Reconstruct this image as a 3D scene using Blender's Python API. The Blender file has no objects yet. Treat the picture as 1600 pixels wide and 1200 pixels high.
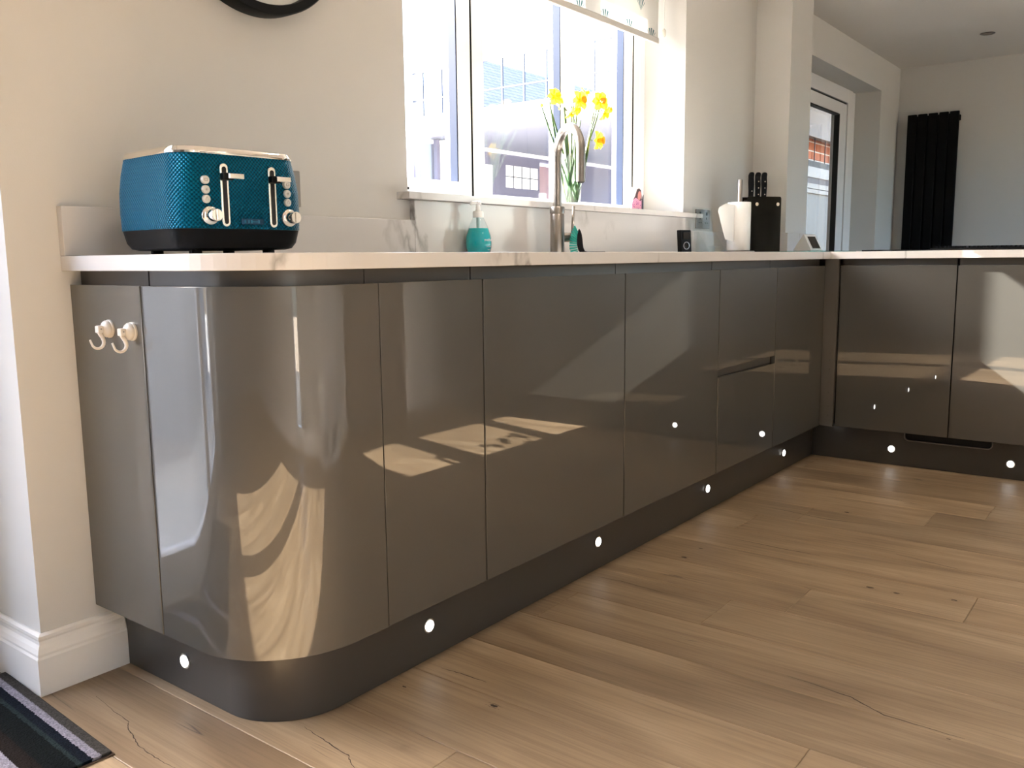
import bpy, bmesh, math, random
from mathutils import Vector, Matrix
random.seed(7)
S = bpy.context.scene
COL = S.collection
PI = math.pi

# ------------------------------------------------------------------ camera
cam_d = bpy.data.cameras.new('camera'); cam = bpy.data.objects.new('camera', cam_d); COL.objects.link(cam)
yaw, pitch, roll, fpx = 0.654087, -0.142016, -0.010306, 1371.74
cyw, syw, cp, sp = math.cos(yaw), math.sin(yaw), math.cos(pitch), math.sin(pitch)
F = Vector((cyw*cp, syw*cp, sp)); Rr = Vector((syw, -cyw, 0)); U = Rr.cross(F)
R2 = math.cos(roll)*Rr + math.sin(roll)*U; U2 = -math.sin(roll)*Rr + math.cos(roll)*U
M = Matrix((R2, U2, -F)).transposed().to_4x4(); M.translation = Vector((-0.30365, -1.82862, 0.88594))
cam.matrix_world = M
cam_d.sensor_width = 36; cam_d.lens = 36*fpx/1600; cam_d.clip_start = 0.02; cam_d.clip_end = 200
S.camera = cam

# ------------------------------------------------------------------ light
S.view_settings.view_transform = 'Standard'; S.view_settings.look = 'None'
S.view_settings.gamma = 1; S.view_settings.use_curve_mapping = False
S.view_settings.exposure = 2.24
W = bpy.data.worlds.new('world'); S.world = W; W.use_nodes = True
wn = W.node_tree.nodes; wl = W.node_tree.links
sky = wn.new('ShaderNodeTexSky'); sky.sky_type = 'NISHITA'; sky.sun_disc = False
SUN_DIR = Vector((0.245, -1.0, -0.728))          # the way the light travels
sky.sun_elevation = math.radians(35.3); sky.sun_rotation = math.atan2(-SUN_DIR.x, -SUN_DIR.y)
sky.altitude = 0; sky.dust_density = 2.5; sky.ozone_density = 1.0
wl.new(sky.outputs[0], wn['Background'].inputs[0]); wn['Background'].inputs[1].default_value = 0.52
sd = bpy.data.lights.new('sun', 'SUN'); sd.energy = 16; sd.angle = math.radians(0.6); sd.color = (1.0, .95, .88)
sun = bpy.data.objects.new('sun', sd); COL.objects.link(sun)
sun.rotation_euler = SUN_DIR.to_track_quat('-Z', 'Y').to_euler(); sun.location = (-2, 9, 7)

LAMP_W = 0.45                                     # watts of each lit downlight

# ------------------------------------------------------------------ helpers
def tag(o, label=None, cat=None, group=None, kind=None):
    if label: o['label'] = label
    if cat: o['category'] = cat
    if group: o['group'] = group
    if kind: o['kind'] = kind
    return o

def thing(name, label, cat, loc=(0, 0, 0), group=None):
    o = bpy.data.objects.new(name, None); COL.objects.link(o); o.location = loc
    o.empty_display_size = .05
    return tag(o, label, cat, group)

def worldloc(o):
    v = Vector((0, 0, 0))
    while o is not None:
        v += o.location; o = o.parent
    return v

def obj(name, bm, mat, parent=None, bevel=0, smooth=False, seg=2, ang=35):
    """link a bmesh built in world coordinates as one object; its origin goes to its base"""
    bmesh.ops.recalc_face_normals(bm, faces=bm.faces)
    vs = [v.co for v in bm.verts]
    lo = Vector([min(v[i] for v in vs) for i in range(3)]); hi = Vector([max(v[i] for v in vs) for i in range(3)])
    org = Vector(((lo.x+hi.x)/2, (lo.y+hi.y)/2, lo.z))
    bmesh.ops.translate(bm, verts=bm.verts, vec=-org)
    me = bpy.data.meshes.new(name); bm.to_mesh(me); bm.free()
    if mat: me.materials.append(mat)
    o = bpy.data.objects.new(name, me); COL.objects.link(o)
    if parent is not None:
        o.parent = parent; o.location = org - worldloc(parent)
    else: o.location = org
    if smooth:
        for p in me.polygons: p.use_smooth = True
        if smooth != 'all':
            m = None
            try: me.set_sharp_from_angle(angle=math.radians(40))
            except Exception: pass
    if bevel:
        b = o.modifiers.new('bevel', 'BEVEL'); b.width = bevel; b.segments = seg; b.limit_method = 'ANGLE'
        b.angle_limit = math.radians(ang); b.harden_normals = False
    return o

def struct(name, bm, mat, **k):
    return tag(obj(name, bm, mat, **k), kind='structure')

def B(): return bmesh.new()
def box(bm, x0, x1, y0, y1, z0, z1):
    v = [bm.verts.new((x, y, z)) for z in (z0, z1) for x, y in ((x0, y0), (x1, y0), (x1, y1), (x0, y1))]
    for f in ((3, 2, 1, 0), (4, 5, 6, 7), (0, 1, 5, 4), (1, 2, 6, 5), (2, 3, 7, 6), (3, 0, 4, 7)):
        bm.faces.new([v[i] for i in f])
    return bm
def bx(*a): return box(B(), *a)

def prism(bm, pts, a0, a1, axis='z'):
    """closed outline pts (2-D) extruded along axis from a0 to a1"""
    def P(p, a):
        return {'z': (p[0], p[1], a), 'y': (p[0], a, p[1]), 'x': (a, p[0], p[1])}[axis]
    lo = [bm.verts.new(P(p, a0)) for p in pts]; hi = [bm.verts.new(P(p, a1)) for p in pts]
    n = len(pts)
    for i in range(n):
        bm.faces.new((lo[i], lo[(i+1) % n], hi[(i+1) % n], hi[i]))
    bm.faces.new(lo[::-1]); bm.faces.new(hi)
    return bm

def lathe(bm, prof, c=(0, 0, 0), n=32, axis='z', cap=True):
    """prof: (radius, height) list"""
    rings = []
    for r, h in prof:
        ring = []
        for k in range(n):
            a = 2*PI*k/n
            p = {'z': (r*math.cos(a), r*math.sin(a), h), 'y': (r*math.cos(a), h, r*math.sin(a)),
                 'x': (h, r*math.cos(a), r*math.sin(a))}[axis]
            ring.append(bm.verts.new((c[0]+p[0], c[1]+p[1], c[2]+p[2])))
        rings.append(ring)
    for a, b in zip(rings, rings[1:]):
        for k in range(n): bm.faces.new((a[k], a[(k+1) % n], b[(k+1) % n], b[k]))
    if cap: bm.faces.new(rings[0][::-1]); bm.faces.new(rings[-1])
    return bm

def tube(bm, path, r, n=12, cap=True):
    """round bar through points; r a number or one per point"""
    P = [Vector(p) for p in path]; rs = r if isinstance(r, (list, tuple)) else [r]*len(P)
    T = []
    for i in range(len(P)):
        a = P[max(i-1, 0)]; b = P[min(i+1, len(P)-1)]; T.append((b-a).normalized())
    up = Vector((0, 0, 1)) if abs(T[0].z) < .9 else Vector((1, 0, 0))
    N = (up - T[0]*up.dot(T[0])).normalized(); rings = []
    for i in range(len(P)):
        N = (N - T[i]*N.dot(T[i])).normalized(); Bn = T[i].cross(N)
        rings.append([bm.verts.new(P[i] + rs[i]*(math.cos(2*PI*k/n)*N + math.sin(2*PI*k/n)*Bn)) for k in range(n)])
    for a, b in zip(rings, rings[1:]):
        for k in range(n): bm.faces.new((a[k], a[(k+1) % n], b[(k+1) % n], b[k]))
    if cap: bm.faces.new(rings[0][::-1]); bm.faces.new(rings[-1])
    return bm

def rrect(w, d, r, n=8, cx=0, cy=0):
    pts = []
    for sx, sy, a0 in ((1, 1, 0), (-1, 1, 90), (-1, -1, 180), (1, -1, 270)):
        for k in range(n+1):
            a = math.radians(a0+90*k/n)
            pts.append((cx+sx*(w/2-r)+r*math.cos(a), cy+sy*(d/2-r)+r*math.sin(a)))
    return pts

def loft(bm, secs, cap=True):
    rings = [[bm.verts.new(p) for p in s] for s in secs]
    n = len(rings[0])
    for a, b in zip(rings, rings[1:]):
        for k in range(n): bm.faces.new((a[k], a[(k+1) % n], b[(k+1) % n], b[k]))
    if cap: bm.faces.new(rings[0][::-1]); bm.faces.new(rings[-1])
    return bm

# ------------------------------------------------------------------ materials
def mat(name, col, rough=.5, metal=0, bump=0, bscale=200, var=0, vscale=3, **k):
    m = bpy.data.materials.new(name); m.use_nodes = True
    n = m.node_tree.nodes; l = m.node_tree.links; p = n['Principled BSDF']
    p.inputs['Base Color'].default_value = (*col, 1); p.inputs['Roughness'].default_value = rough
    p.inputs['Metallic'].default_value = metal
    for key, v in k.items(): p.inputs[key.replace('_', ' ')].default_value = v
    if bump or var: tc = n.new('ShaderNodeTexCoord')
    if bump:
        t = n.new('ShaderNodeTexNoise'); t.inputs['Scale'].default_value = bscale; t.inputs['Detail'].default_value = 3
        l.new(tc.outputs['Object'], t.inputs['Vector'])
        b = n.new('ShaderNodeBump'); b.inputs['Strength'].default_value = bump; b.inputs['Distance'].default_value = .002
        l.new(t.outputs[0], b.inputs['Height']); l.new(b.outputs[0], p.inputs['Normal'])
    if var:
        t = n.new('ShaderNodeTexNoise'); t.inputs['Scale'].default_value = vscale; t.inputs['Detail'].default_value = 4
        l.new(tc.outputs['Object'], t.inputs['Vector'])
        mx = n.new('ShaderNodeMix'); mx.data_type = 'RGBA'
        mx.inputs[6].default_value = (*[c*(1-var) for c in col], 1); mx.inputs[7].default_value = (*[min(1, c*(1+var)) for c in col], 1)
        l.new(t.outputs[0], mx.inputs[0]); l.new(mx.outputs[2], p.inputs['Base Color'])
    return m

def emit(name, col, s):
    m = bpy.data.materials.new(name); m.use_nodes = True; p = m.node_tree.nodes['Principled BSDF']
    p.inputs['Base Color'].default_value = (*col, 1); p.inputs['Emission Color'].default_value = (*col, 1)
    p.inputs['Emission Strength'].default_value = s
    return m

def glass(name, tint=(1, 1, 1), refl=1.0, rough=0.0, ior=1.5):
    """thin clear sheet: transparent with a fresnel reflection on it"""
    m = bpy.data.materials.new(name); m.use_nodes = True; n = m.node_tree.nodes; l = m.node_tree.links
    n.remove(n['Principled BSDF'])
    t = n.new('ShaderNodeBsdfTransparent'); t.inputs[0].default_value = (*tint, 1)
    g = n.new('ShaderNodeBsdfGlossy'); g.inputs['Roughness'].default_value = rough
    lw = n.new('ShaderNodeLayerWeight'); lw.inputs[0].default_value = .5
    pw = n.new('ShaderNodeMath'); pw.operation = 'POWER'; pw.inputs[1].default_value = 5; l.new(lw.outputs['Facing'], pw.inputs[0])
    r0 = ((ior-1)/(ior+1))**2
    mul = n.new('ShaderNodeMath'); mul.operation = 'MULTIPLY_ADD'; mul.inputs[1].default_value = refl*(1-r0); mul.inputs[2].default_value = refl*r0
    l.new(pw.outputs[0], mul.inputs[0])
    mx = n.new('ShaderNodeMixShader'); l.new(mul.outputs[0], mx.inputs[0])
    l.new(t.outputs[0], mx.inputs[1]); l.new(g.outputs[0], mx.inputs[2])
    l.new(mx.outputs[0], n['Material Output'].inputs[0])
    return m

M_wall = mat('wall_paint', (.595, .585, .555), .75, bump=.06, bscale=350, var=.02)
M_ceil = mat('ceiling_paint', (.70, .67, .62), .8, bump=.05, bscale=300)
M_white = mat('white_gloss_trim', (.80, .78, .74), .35, bump=.03, bscale=60)
M_upvc = mat('white_upvc', (.88, .88, .88), .25)
M_gasket = mat('glare_blue_rubber', (.010, .020, .050), .5, Specular_IOR_Level=.2)  # black rubber; sky glare put into the colour as blue
M_dark = mat('dark_gap', (.012, .012, .012), .7)
M_black = mat('black_plastic', (.0035, .004, .005), .42, bump=.05, bscale=700, Specular_IOR_Level=.14)
M_blackg = mat('black_glass', (.006, .006, .007), .06, Coat_Weight=.5)
M_blackm = mat('black_radiator_paint', (.003, .003, .0032), .6, Specular_IOR_Level=.12)
M_chrome = mat('chrome', (.85, .82, .78), .07, 1)
M_steel = mat('brushed_steel', (.33, .305, .28), .3, 1, bump=.08, bscale=500)
M_lacq = None
M_glass = glass('window_glass')
M_clear = glass('clear_acrylic', (.97, .985, .98), .5)
M_bottle = glass('bottle_plastic', (.90, .95, .96), 1.0, .02)

def lacquer():
    m = bpy.data.materials.new('grey_high_gloss_lacquer'); m.use_nodes = True
    n = m.node_tree.nodes; l = m.node_tree.links; p = n['Principled BSDF']
    p.inputs['Base Color'].default_value = (.070, .068, .060, 1)
    p.inputs['Metallic'].default_value = .12; p.inputs['Roughness'].default_value = .42; p.inputs['Specular IOR Level'].default_value = .3
    p.inputs['Coat Weight'].default_value = 1.0; p.inputs['Coat Roughness'].default_value = .006
    p.inputs['Coat IOR'].default_value = 1.75
    tc = n.new('ShaderNodeTexCoord'); t = n.new('ShaderNodeTexNoise'); t.inputs['Scale'].default_value = 2.2
    t.inputs['Detail'].default_value = 1
    l.new(tc.outputs['Object'], t.inputs['Vector'])
    b = n.new('ShaderNodeBump'); b.inputs['Strength'].default_value = .01; b.inputs['Distance'].default_value = .001
    l.new(t.outputs[0], b.inputs['Height']); l.new(b.outputs[0], p.inputs['Coat Normal'])
    return m
M_lacq = lacquer()
M_plinth = mat('grey_satin_plinth', (.045, .042, .038), .3, 0, bump=.03, bscale=30, Coat_Weight=.2, Coat_Roughness=.15)
M_rail = mat('grey_handle_rail', (.085, .08, .075), .3, .4)
M_carc = mat('gap_shade_carcass', (.012, .011, .010), .7, Specular_IOR_Level=.2)  # near-black puts the shade of the door gaps into the colour

def quartz():
    m = bpy.data.materials.new('white_veined_quartz'); m.use_nodes = True
    n = m.node_tree.nodes; l = m.node_tree.links; p = n['Principled BSDF']
    p.inputs['Roughness'].default_value = .15
    g = n.new('ShaderNodeNewGeometry')
    mp = n.new('ShaderNodeMapping'); mp.inputs['Scale'].default_value = (1.0, 1.0, .55); mp.inputs['Rotation'].default_value = (.3, .5, .2)
    l.new(g.outputs['Position'], mp.inputs[0])
    d = n.new('ShaderNodeTexNoise'); d.inputs['Scale'].default_value = 5.0; d.inputs['Detail'].default_value = 8
    l.new(mp.outputs[0], d.inputs['Vector'])
    ad = n.new('ShaderNodeMix'); ad.data_type = 'VECTOR'; ad.inputs[0].default_value = .22
    l.new(mp.outputs[0], ad.inputs[4]); l.new(d.outputs[1], ad.inputs[5])
    v = n.new('ShaderNodeTexVoronoi'); v.feature = 'DISTANCE_TO_EDGE'; v.inputs['Scale'].default_value = 3.0
    l.new(ad.outputs[1], v.inputs['Vector'])
    r = n.new('ShaderNodeValToRGB'); r.color_ramp.elements[0].position = .0; r.color_ramp.elements[0].color = (1, 1, 1, 1)
    r.color_ramp.elements[1].position = .022; r.color_ramp.elements[1].color = (0, 0, 0, 1)
    l.new(v.outputs['Distance'], r.inputs[0])
    k = n.new('ShaderNodeTexNoise'); k.inputs['Scale'].default_value = 2.6; l.new(g.outputs['Position'], k.inputs['Vector'])
    r2 = n.new('ShaderNodeValToRGB'); r2.color_ramp.elements[0].position = .5; r2.color_ramp.elements[1].position = .62
    l.new(k.outputs[0], r2.inputs[0])
    mu = n.new('ShaderNodeMath'); mu.operation = 'MULTIPLY'; l.new(r.outputs[0], mu.inputs[0]); l.new(r2.outputs[0], mu.inputs[1])
    mx = n.new('ShaderNodeMix'); mx.data_type = 'RGBA'; mx.inputs[6].default_value = (.62, .605, .59, 1); mx.inputs[7].default_value = (.30, .285, .27, 1)
    l.new(mu.outputs[0], mx.inputs[0]); l.new(mx.outputs[2], p.inputs['Base Color'])
    return m
M_quartz = quartz()

def oak():
    m = bpy.data.materials.new('oak_laminate'); m.use_nodes = True
    n = m.node_tree.nodes; l = m.node_tree.links; p = n['Principled BSDF']
    g = n.new('ShaderNodeNewGeometry'); oi = n.new('ShaderNodeObjectInfo')
    sc = n.new('ShaderNodeVectorMath'); sc.operation = 'SCALE'; sc.inputs[3].default_value = 37.0
    cx = n.new('ShaderNodeCombineXYZ')
    for i in range(3): l.new(oi.outputs['Random'], cx.inputs[i])
    l.new(cx.outputs[0], sc.inputs[0])
    add = n.new('ShaderNodeVectorMath'); l.new(g.outputs['Position'], add.inputs[0]); l.new(sc.outputs[0], add.inputs[1])
    def mapped(s):
        mp = n.new('ShaderNodeMapping'); mp.inputs['Scale'].default_value = s; l.new(add.outputs[0], mp.inputs[0]); return mp
    def noise(s, scale, det, dist=0, rough=.5):
        t = n.new('ShaderNodeTexNoise'); t.inputs['Scale'].default_value = scale; t.inputs['Detail'].default_value = det
        t.inputs['Distortion'].default_value = dist; t.inputs['Roughness'].default_value = rough
        l.new(mapped(s).outputs[0], t.inputs['Vector']); return t
    def ramp(src, stops):
        r = n.new('ShaderNodeValToRGB'); e = r.color_ramp.elements
        while len(e) < len(stops): e.new(.5)
        for i, (a, c) in enumerate(stops): e[i].position = a; e[i].color = (*c, 1) if isinstance(c, tuple) else (c, c, c, 1)
        l.new(src, r.inputs[0]); return r
    def mix(a, b, f, mode='MIX'):
        x = n.new('ShaderNodeMix'); x.data_type = 'RGBA'; x.blend_type = mode
        if isinstance(f, float): x.inputs[0].default_value = f
        else: l.new(f, x.inputs[0])
        l.new(a, x.inputs[6]); l.new(b, x.inputs[7]) if not isinstance(b, tuple) else setattr(x.inputs[7], 'default_value', (*b, 1))
        return x
    broad = noise((3.2, .55, 1), 2.2, 3, 1.2)
    base = ramp(broad.outputs[0], [(.28, (.205, .138, .079)), (.5, (.285, .200, .118)), (.72, (.385, .282, .176))])
    grain = noise((60, 1.6, 1), 2.0, 6, .6, .62)
    gr = ramp(grain.outputs[0], [(.3, .72), (.55, 1.0), (.8, 1.12)])
    c1 = mix(base.outputs[0], gr.outputs[0], .8, 'MULTIPLY')
    pl = ramp(oi.outputs['Random'], [(0, .80), (.5, .97), (1, 1.12)])
    c2 = mix(c1.outputs[2], pl.outputs[0], .9, 'MULTIPLY')
    # thin dark cracks that run with the grain, only here and there
    cr = noise((5.0, .26, 1), 2.0, 4, .25, .5)
    band = ramp(cr.outputs[0], [(.4955, 0.0), (.5, 1.0), (.5045, 0.0)])
    msk = noise((2.0, 1.1, 1), 2.3, 2)
    mr = ramp(msk.outputs[0], [(.62, 0.0), (.67, 1.0)])
    mul = n.new('ShaderNodeMath'); mul.operation = 'MULTIPLY'; l.new(band.outputs[0], mul.inputs[0]); l.new(mr.outputs[0], mul.inputs[1])
    c3 = mix(c2.outputs[2], (.055, .035, .022), mul.outputs[0])
    # knots
    vo = n.new('ShaderNodeTexVoronoi'); vo.inputs['Scale'].default_value = 2.1; l.new(mapped((1.9, .75, 1)).outputs[0], vo.inputs['Vector'])
    kn = ramp(vo.outputs['Distance'], [(.0, 1.0), (.02, .75), (.085, 0.0)])
    k2 = noise((30, 30, 1), 1.5, 4); km = n.new('ShaderNodeMath'); km.operation = 'MULTIPLY'
    l.new(kn.outputs[0], km.inputs[0]); l.new(k2.outputs[0], km.inputs[1])
    c4 = mix(c3.outputs[2], (.07, .042, .025), km.outputs[0])
    l.new(c4.outputs[2], p.inputs['Base Color'])
    rr = ramp(grain.outputs[0], [(.2, .55), (.8, .42)]); l.new(rr.outputs[0], p.inputs['Roughness'])
    b = n.new('ShaderNodeBump'); b.inputs['Strength'].default_value = .12; b.inputs['Distance'].default_value = .0008
    l.new(grain.outputs[0], b.inputs['Height']); l.new(b.outputs[0], p.inputs['Normal'])
    return m
M_oak = oak()

# ================================================================== SETTING
H = 2.258
XW = .47                                    # end of the window wall at the patio door
# floor slab + planks
fl = struct('floor', bx(-3.6, 6.9, -3.0, .0, -.08, -.0135), mat('joint_dark', (.09, .06, .04), .7))
bm = B(); box(bm, -1.6, XW, 0, .30, -.08, -.0135); box(bm, 4.9, 6.42, 0, .3, -.08, -.0135)
struct('floor_threshold', bm, M_oak)
PW = .1925; x = .62 - PW*22; i = 0
while x < 6.9:
    off = [.0, .53, -.36, .27, -.6][(i*2) % 5] + (0.0 if i % 2 else .11)
    joints = {26: -1.14, 27: -.77}          # a few end joints the photograph shows
    y = .3 if (-1.6 < x+PW/2 < XW or 4.9 < x+PW/2 < 6.42) else 0.0
    cuts = []
    yy = off - .35 + (1.38 if off - .35 < -.3 else 0)
    while yy > -3.0:
        if yy < y - .12: cuts.append(yy)
        yy -= 1.38
    edges = [y] + cuts + [-3.0]
    x0, x1 = max(x, -3.6), min(x+PW, 6.9)
    if x1 - x0 > .03:
        for a, b in zip(edges, edges[1:]):
            bm = B(); g, ch = .0004, .0016
            pts = lambda e, z: [(x0+g+e, b+g+e, z), (x1-g-e, b+g+e, z), (x1-g-e, a-g-e, z), (x0+g+e, a-g-e, z)]
            loft(bm, [pts(0, -.0135), pts(0, -ch*.6), pts(ch, 0)])
            obj('plank', bm, M_oak, fl)
    x += PW; i += 1

# filled cracks and knots in the boards
M_crack = mat('dark_wood_crack', (.045, .028, .018), .8)
random.seed(5)
def crack(pts, w):
    bm = B(); P = []
    for (xa, ya), (xb, yb) in zip(pts, pts[1:]):
        for k in range(5): P.append((xa+(xb-xa)*k/5+random.uniform(-.0012, .0012), ya+(yb-ya)*k/5))
    P.append(pts[-1]); n_ = len(P); lo_, hi_ = [], []
    for k, (x_, y_) in enumerate(P):
        h_ = w*(.25+.75*math.sin(PI*(k+.5)/n_))*random.uniform(.6, 1.2)/2
        lo_.append(bm.verts.new((x_-h_, y_, .0002))); hi_.append(bm.verts.new((x_+h_, y_, .0002)))
    for k in range(n_-1): bm.faces.new((lo_[k], lo_[k+1], hi_[k+1], hi_[k]))
    obj('crack', bm, M_crack, fl)
crack([(.522, -.105), (.514, -.178), (.508, -.257), (.496, -.276), (.486, -.312), (.475, -.35), (.471, -.398), (.471, -.436), (.473, -.482)], .0022)
crack([(.700, -.548), (.693, -.602), (.687, -.648), (.684, -.69), (.672, -.708), (.66, -.735)], .0024)
crack([(1.448, -1.216), (1.442, -1.286), (1.434, -1.352), (1.422, -1.375), (1.4, -1.425), (1.398, -1.494), (1.398, -1.568)], .0032)
crack([(1.713, -.579), (1.721, -.648), (1.713, -.781)], .003); crack([(1.038, -.597), (1.045, -.647), (1.046, -.717)], .0025)
crack([(2.657, -.703), (2.628, -.916), (2.658, -1.094)], .0035); crack([(2.392, -1.2), (2.376, -1.292), (2.36, -1.38)], .003)
crack([(3.03, -.80), (3.02, -1.0), (3.0, -1.12)], .004); crack([(2.25, -.75), (2.245, -.92), (2.25, -1.02)], .003)
for x_, y_, r_ in ((.978, -.792, .010), (2.071, -1.213, .012), (2.07, -1.282, .009), (2.106, -1.414, .009), (1.38, -1.544, .004), (1.999, -.702, .011), (.929, -.591, .006), (2.102, -.707, .008), (2.75, -.95, .010)):
    bm = B(); v_ = [bm.verts.new((x_+r_*.42*math.cos(a*PI/7)*random.uniform(.6, 1.2), y_+r_*math.sin(a*PI/7)*random.uniform(.7, 1.15), .00025)) for a in range(14)]
    bm.faces.new(v_); obj('knot', bm, M_crack, fl)
    if r_ > .008:
        for q_ in (-1, 1): crack([(x_+q_*r_*.5, y_-r_*1.8), (x_+q_*r_*.7, y_), (x_+q_*r_*.45, y_+r_*1.8)], .0012)

# walls (window wall y = 0 .. 0.3)
bm = B()
box(bm, XW, 1.59, 0, .3, 0, H); box(bm, 1.59, 3.36, 0, .3, 0, 1.058); box(bm, 1.59, 3.36, 0, .3, 2.12, H)
box(bm, 3.36, 4.9, 0, .3, 0, H); box(bm, 4.9, 6.42, 0, .3, 2.036, H); box(bm, 6.42, 6.9, 0, .3, 0, H)
box(bm, -1.6, XW, 0, .3, 2.10, H); box(bm, -3.6, -1.6, 0, .3, 0, H)
struct('wall_back', bm, M_wall)
struct('wall_nib', bx(4.14, 4.44, -.183, -.0005, 0, H-.0005), M_wall)
struct('wall_right', bx(6.9, 7.1, -3.2, .3, 0, H), M_wall)
struct('wall_left', bx(-3.8, -3.6, -3.2, .3, 0, H), M_wall)
bm = B(); box(bm, -3.6, -.22, -3.2, -3.0, 0, H); box(bm, .06, 4.95, -3.2, -3.0, 0, H); box(bm, -.22, .06, -3.2, -3.0, 0, .06); box(bm, -.22, .06, -3.2, -3.0, 2.06, H); box(bm, 6.45, 6.9, -3.2, -3.0, 0, H); box(bm, 4.95, 6.45, -3.2, -3.0, 0, .95); box(bm, 4.95, 6.45, -3.2, -3.0, 2.05, H)
struct('wall_rear', bm, M_wall)
ceil = struct('ceiling', bx(-3.8, 7.1, -3.2, .3, H, H+.15), M_ceil)

# skirting with a moulded top: profile (out, up)
SK = [(0, 0), (.018, 0), (.018, .078), (.0155, .083), (.0155, .088), (.0125, .098), (.008, .106), (.0075, .113), (.0095, .118), (.0095, .124), (.004, .128), (0, .128)]
def skirt(name, a, b, nrm, mitre0=0, mitre1=0):
    a = Vector((*a, 0)); b = Vector((*b, 0)); t = (b-a).normalized(); nn = Vector((*nrm, 0)); bm = B()
    secs = [[tuple(a + nn*o + Vector((0, 0, z)) - t*o*mitre0) for o, z in SK], [tuple(b + nn*o + Vector((0, 0, z)) + t*o*mitre1) for o, z in SK]]
    loft(bm, secs); return struct(name, bm, M_white)
skirt('baseboard_back', (XW, 0), (.6445, 0), (0, -1), mitre0=1)
skirt('baseboard_reveal', (XW, .2), (XW, 0), (-1, 0), mitre1=1)
skirt('baseboard_rear', (3.6, -3.0), (6.9, -3.0), (0, 1)); skirt('baseboard_rear_left', (-3.6, -3.0), (-.24, -3.0), (0, 1)); skirt('baseboard_rear_middle', (.08, -3.0), (.89, -3.0), (0, 1))
skirt('baseboard_far', (4.44, 0), (4.9, 0), (0, -1)); skirt('baseboard_right', (6.9, 0), (6.9, -3.0), (-1, 0))

# ------------------------------------------------------------------ kitchen window
def ring(bm, x0, x1, z0, z1, w, y0, y1, wb=None, wt=None):
    wb = w if wb is None else wb; wt = w if wt is None else wt
    box(bm, x0, x0+w, y0, y1, z0, z1); box(bm, x1-w, x1, y0, y1, z0, z1)
    box(bm, x0+w, x1-w, y0, y1, z0, z0+wb); box(bm, x0+w, x1-w, y0, y1, z1-wt, z1)
win = bpy.data.objects.new('window_1', None); COL.objects.link(win); win.location = (2.47, .2, 1.08); tag(win, kind='structure')
bm = B(); ring(bm, 1.59, 3.36, 1.058, 2.12, .05, .2, .28, wb=.03)
obj('window_frame', bm, M_upvc, win, bevel=.004)
def sash(x0, x1, gl, zb, mull=None):
    bm = B(); w0 = gl[0][0]-x0; w1 = x1-gl[-1][1]
    box(bm, x0, x0+w0, .2, .262, 1.088, 2.07); box(bm, x1-w1, x1, .2, .262, 1.088, 2.07)
    box(bm, x0+w0, x1-w1, .2, .262, 1.088, zb); box(bm, x0+w0, x1-w1, .2, .262, 2.01, 2.07)
    for a, b in zip(gl, gl[1:]): box(bm, a[1], b[0], .2, .262, zb, 2.01)
    s = obj('sash', bm, M_upvc, win, bevel=.003)
    for a, b in gl:
        obj('pane', bx(a, b, .236, .240, zb, 2.01), M_glass, s)
        bm = B(); box(bm, b-.006, b-.0004, .203, .236, zb+.001, 2.009)
        obj('gasket', bm, M_gasket, s)
sash(1.655, 2.124, [(1.72, 2.056)], 1.150)
sash(2.133, 3.247, [(2.197, 2.682), (2.779, 3.174)], 1.116)
bm = B(); box(bm, 2.1243, 2.1327, .2005, .25, 1.09, 2.07); box(bm, 3.2475, 3.2555, .2005, .25, 1.09, 2.07)  # black strips stand in for the dark sash gaps
obj('gap_dark_strip', bm, mat('gap_strip_black', (.004, .004, .004), .8, Specular_IOR_Level=.1), win)
obj('frame_stop', bx(3.262, 3.312, .2, .262, 1.0885, 2.069), M_upvc, win, bevel=.002)
obj('latch_screw', lathe(B(), [(.004, .1985), (.004, .2)], (1.80, 0, 1.115), 12, 'y'), M_dark, win)
# ------------------------------------------------------------------ sill, splashback, upstands
def solo(name, bm, m, label, cat, group=None, **k): return tag(obj(name, bm, m, **k), label, cat, group)
solo('window_sill', bx(1.545, 3.46, -.05, .1995, 1.0585, 1.0785), M_quartz, 'white quartz window sill under the kitchen window', 'sill', bevel=.0015)
solo('splashback', bx(1.597, 3.355, -.02, -.0006, .9005, 1.058), M_quartz, 'tall white veined quartz splashback behind the tap, below the window sill', 'splashback', bevel=.001)
solo('upstand', bx(.573, 1.5965, -.02, -.0006, .9005, 1.0), M_quartz, 'low white quartz upstand on the wall behind the blue toaster', 'upstand', bevel=.001)
solo('upstand', bx(3.3555, 4.1395, -.02, -.0006, .9005, 1.0), M_quartz, 'low white quartz upstand behind the kitchen roll, right of the window', 'upstand', bevel=.001)
bm = B(); box(bm, 4.12, 4.1395, -.203, -.0205, .9005, 1.0); box(bm, 4.1395, 4.44, -.203, -.1835, .9005, 1.0)
solo('upstand', bm, M_quartz, 'low white quartz upstand wrapping the foot of the wall nib behind the small white display', 'upstand', bevel=.001)

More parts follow.
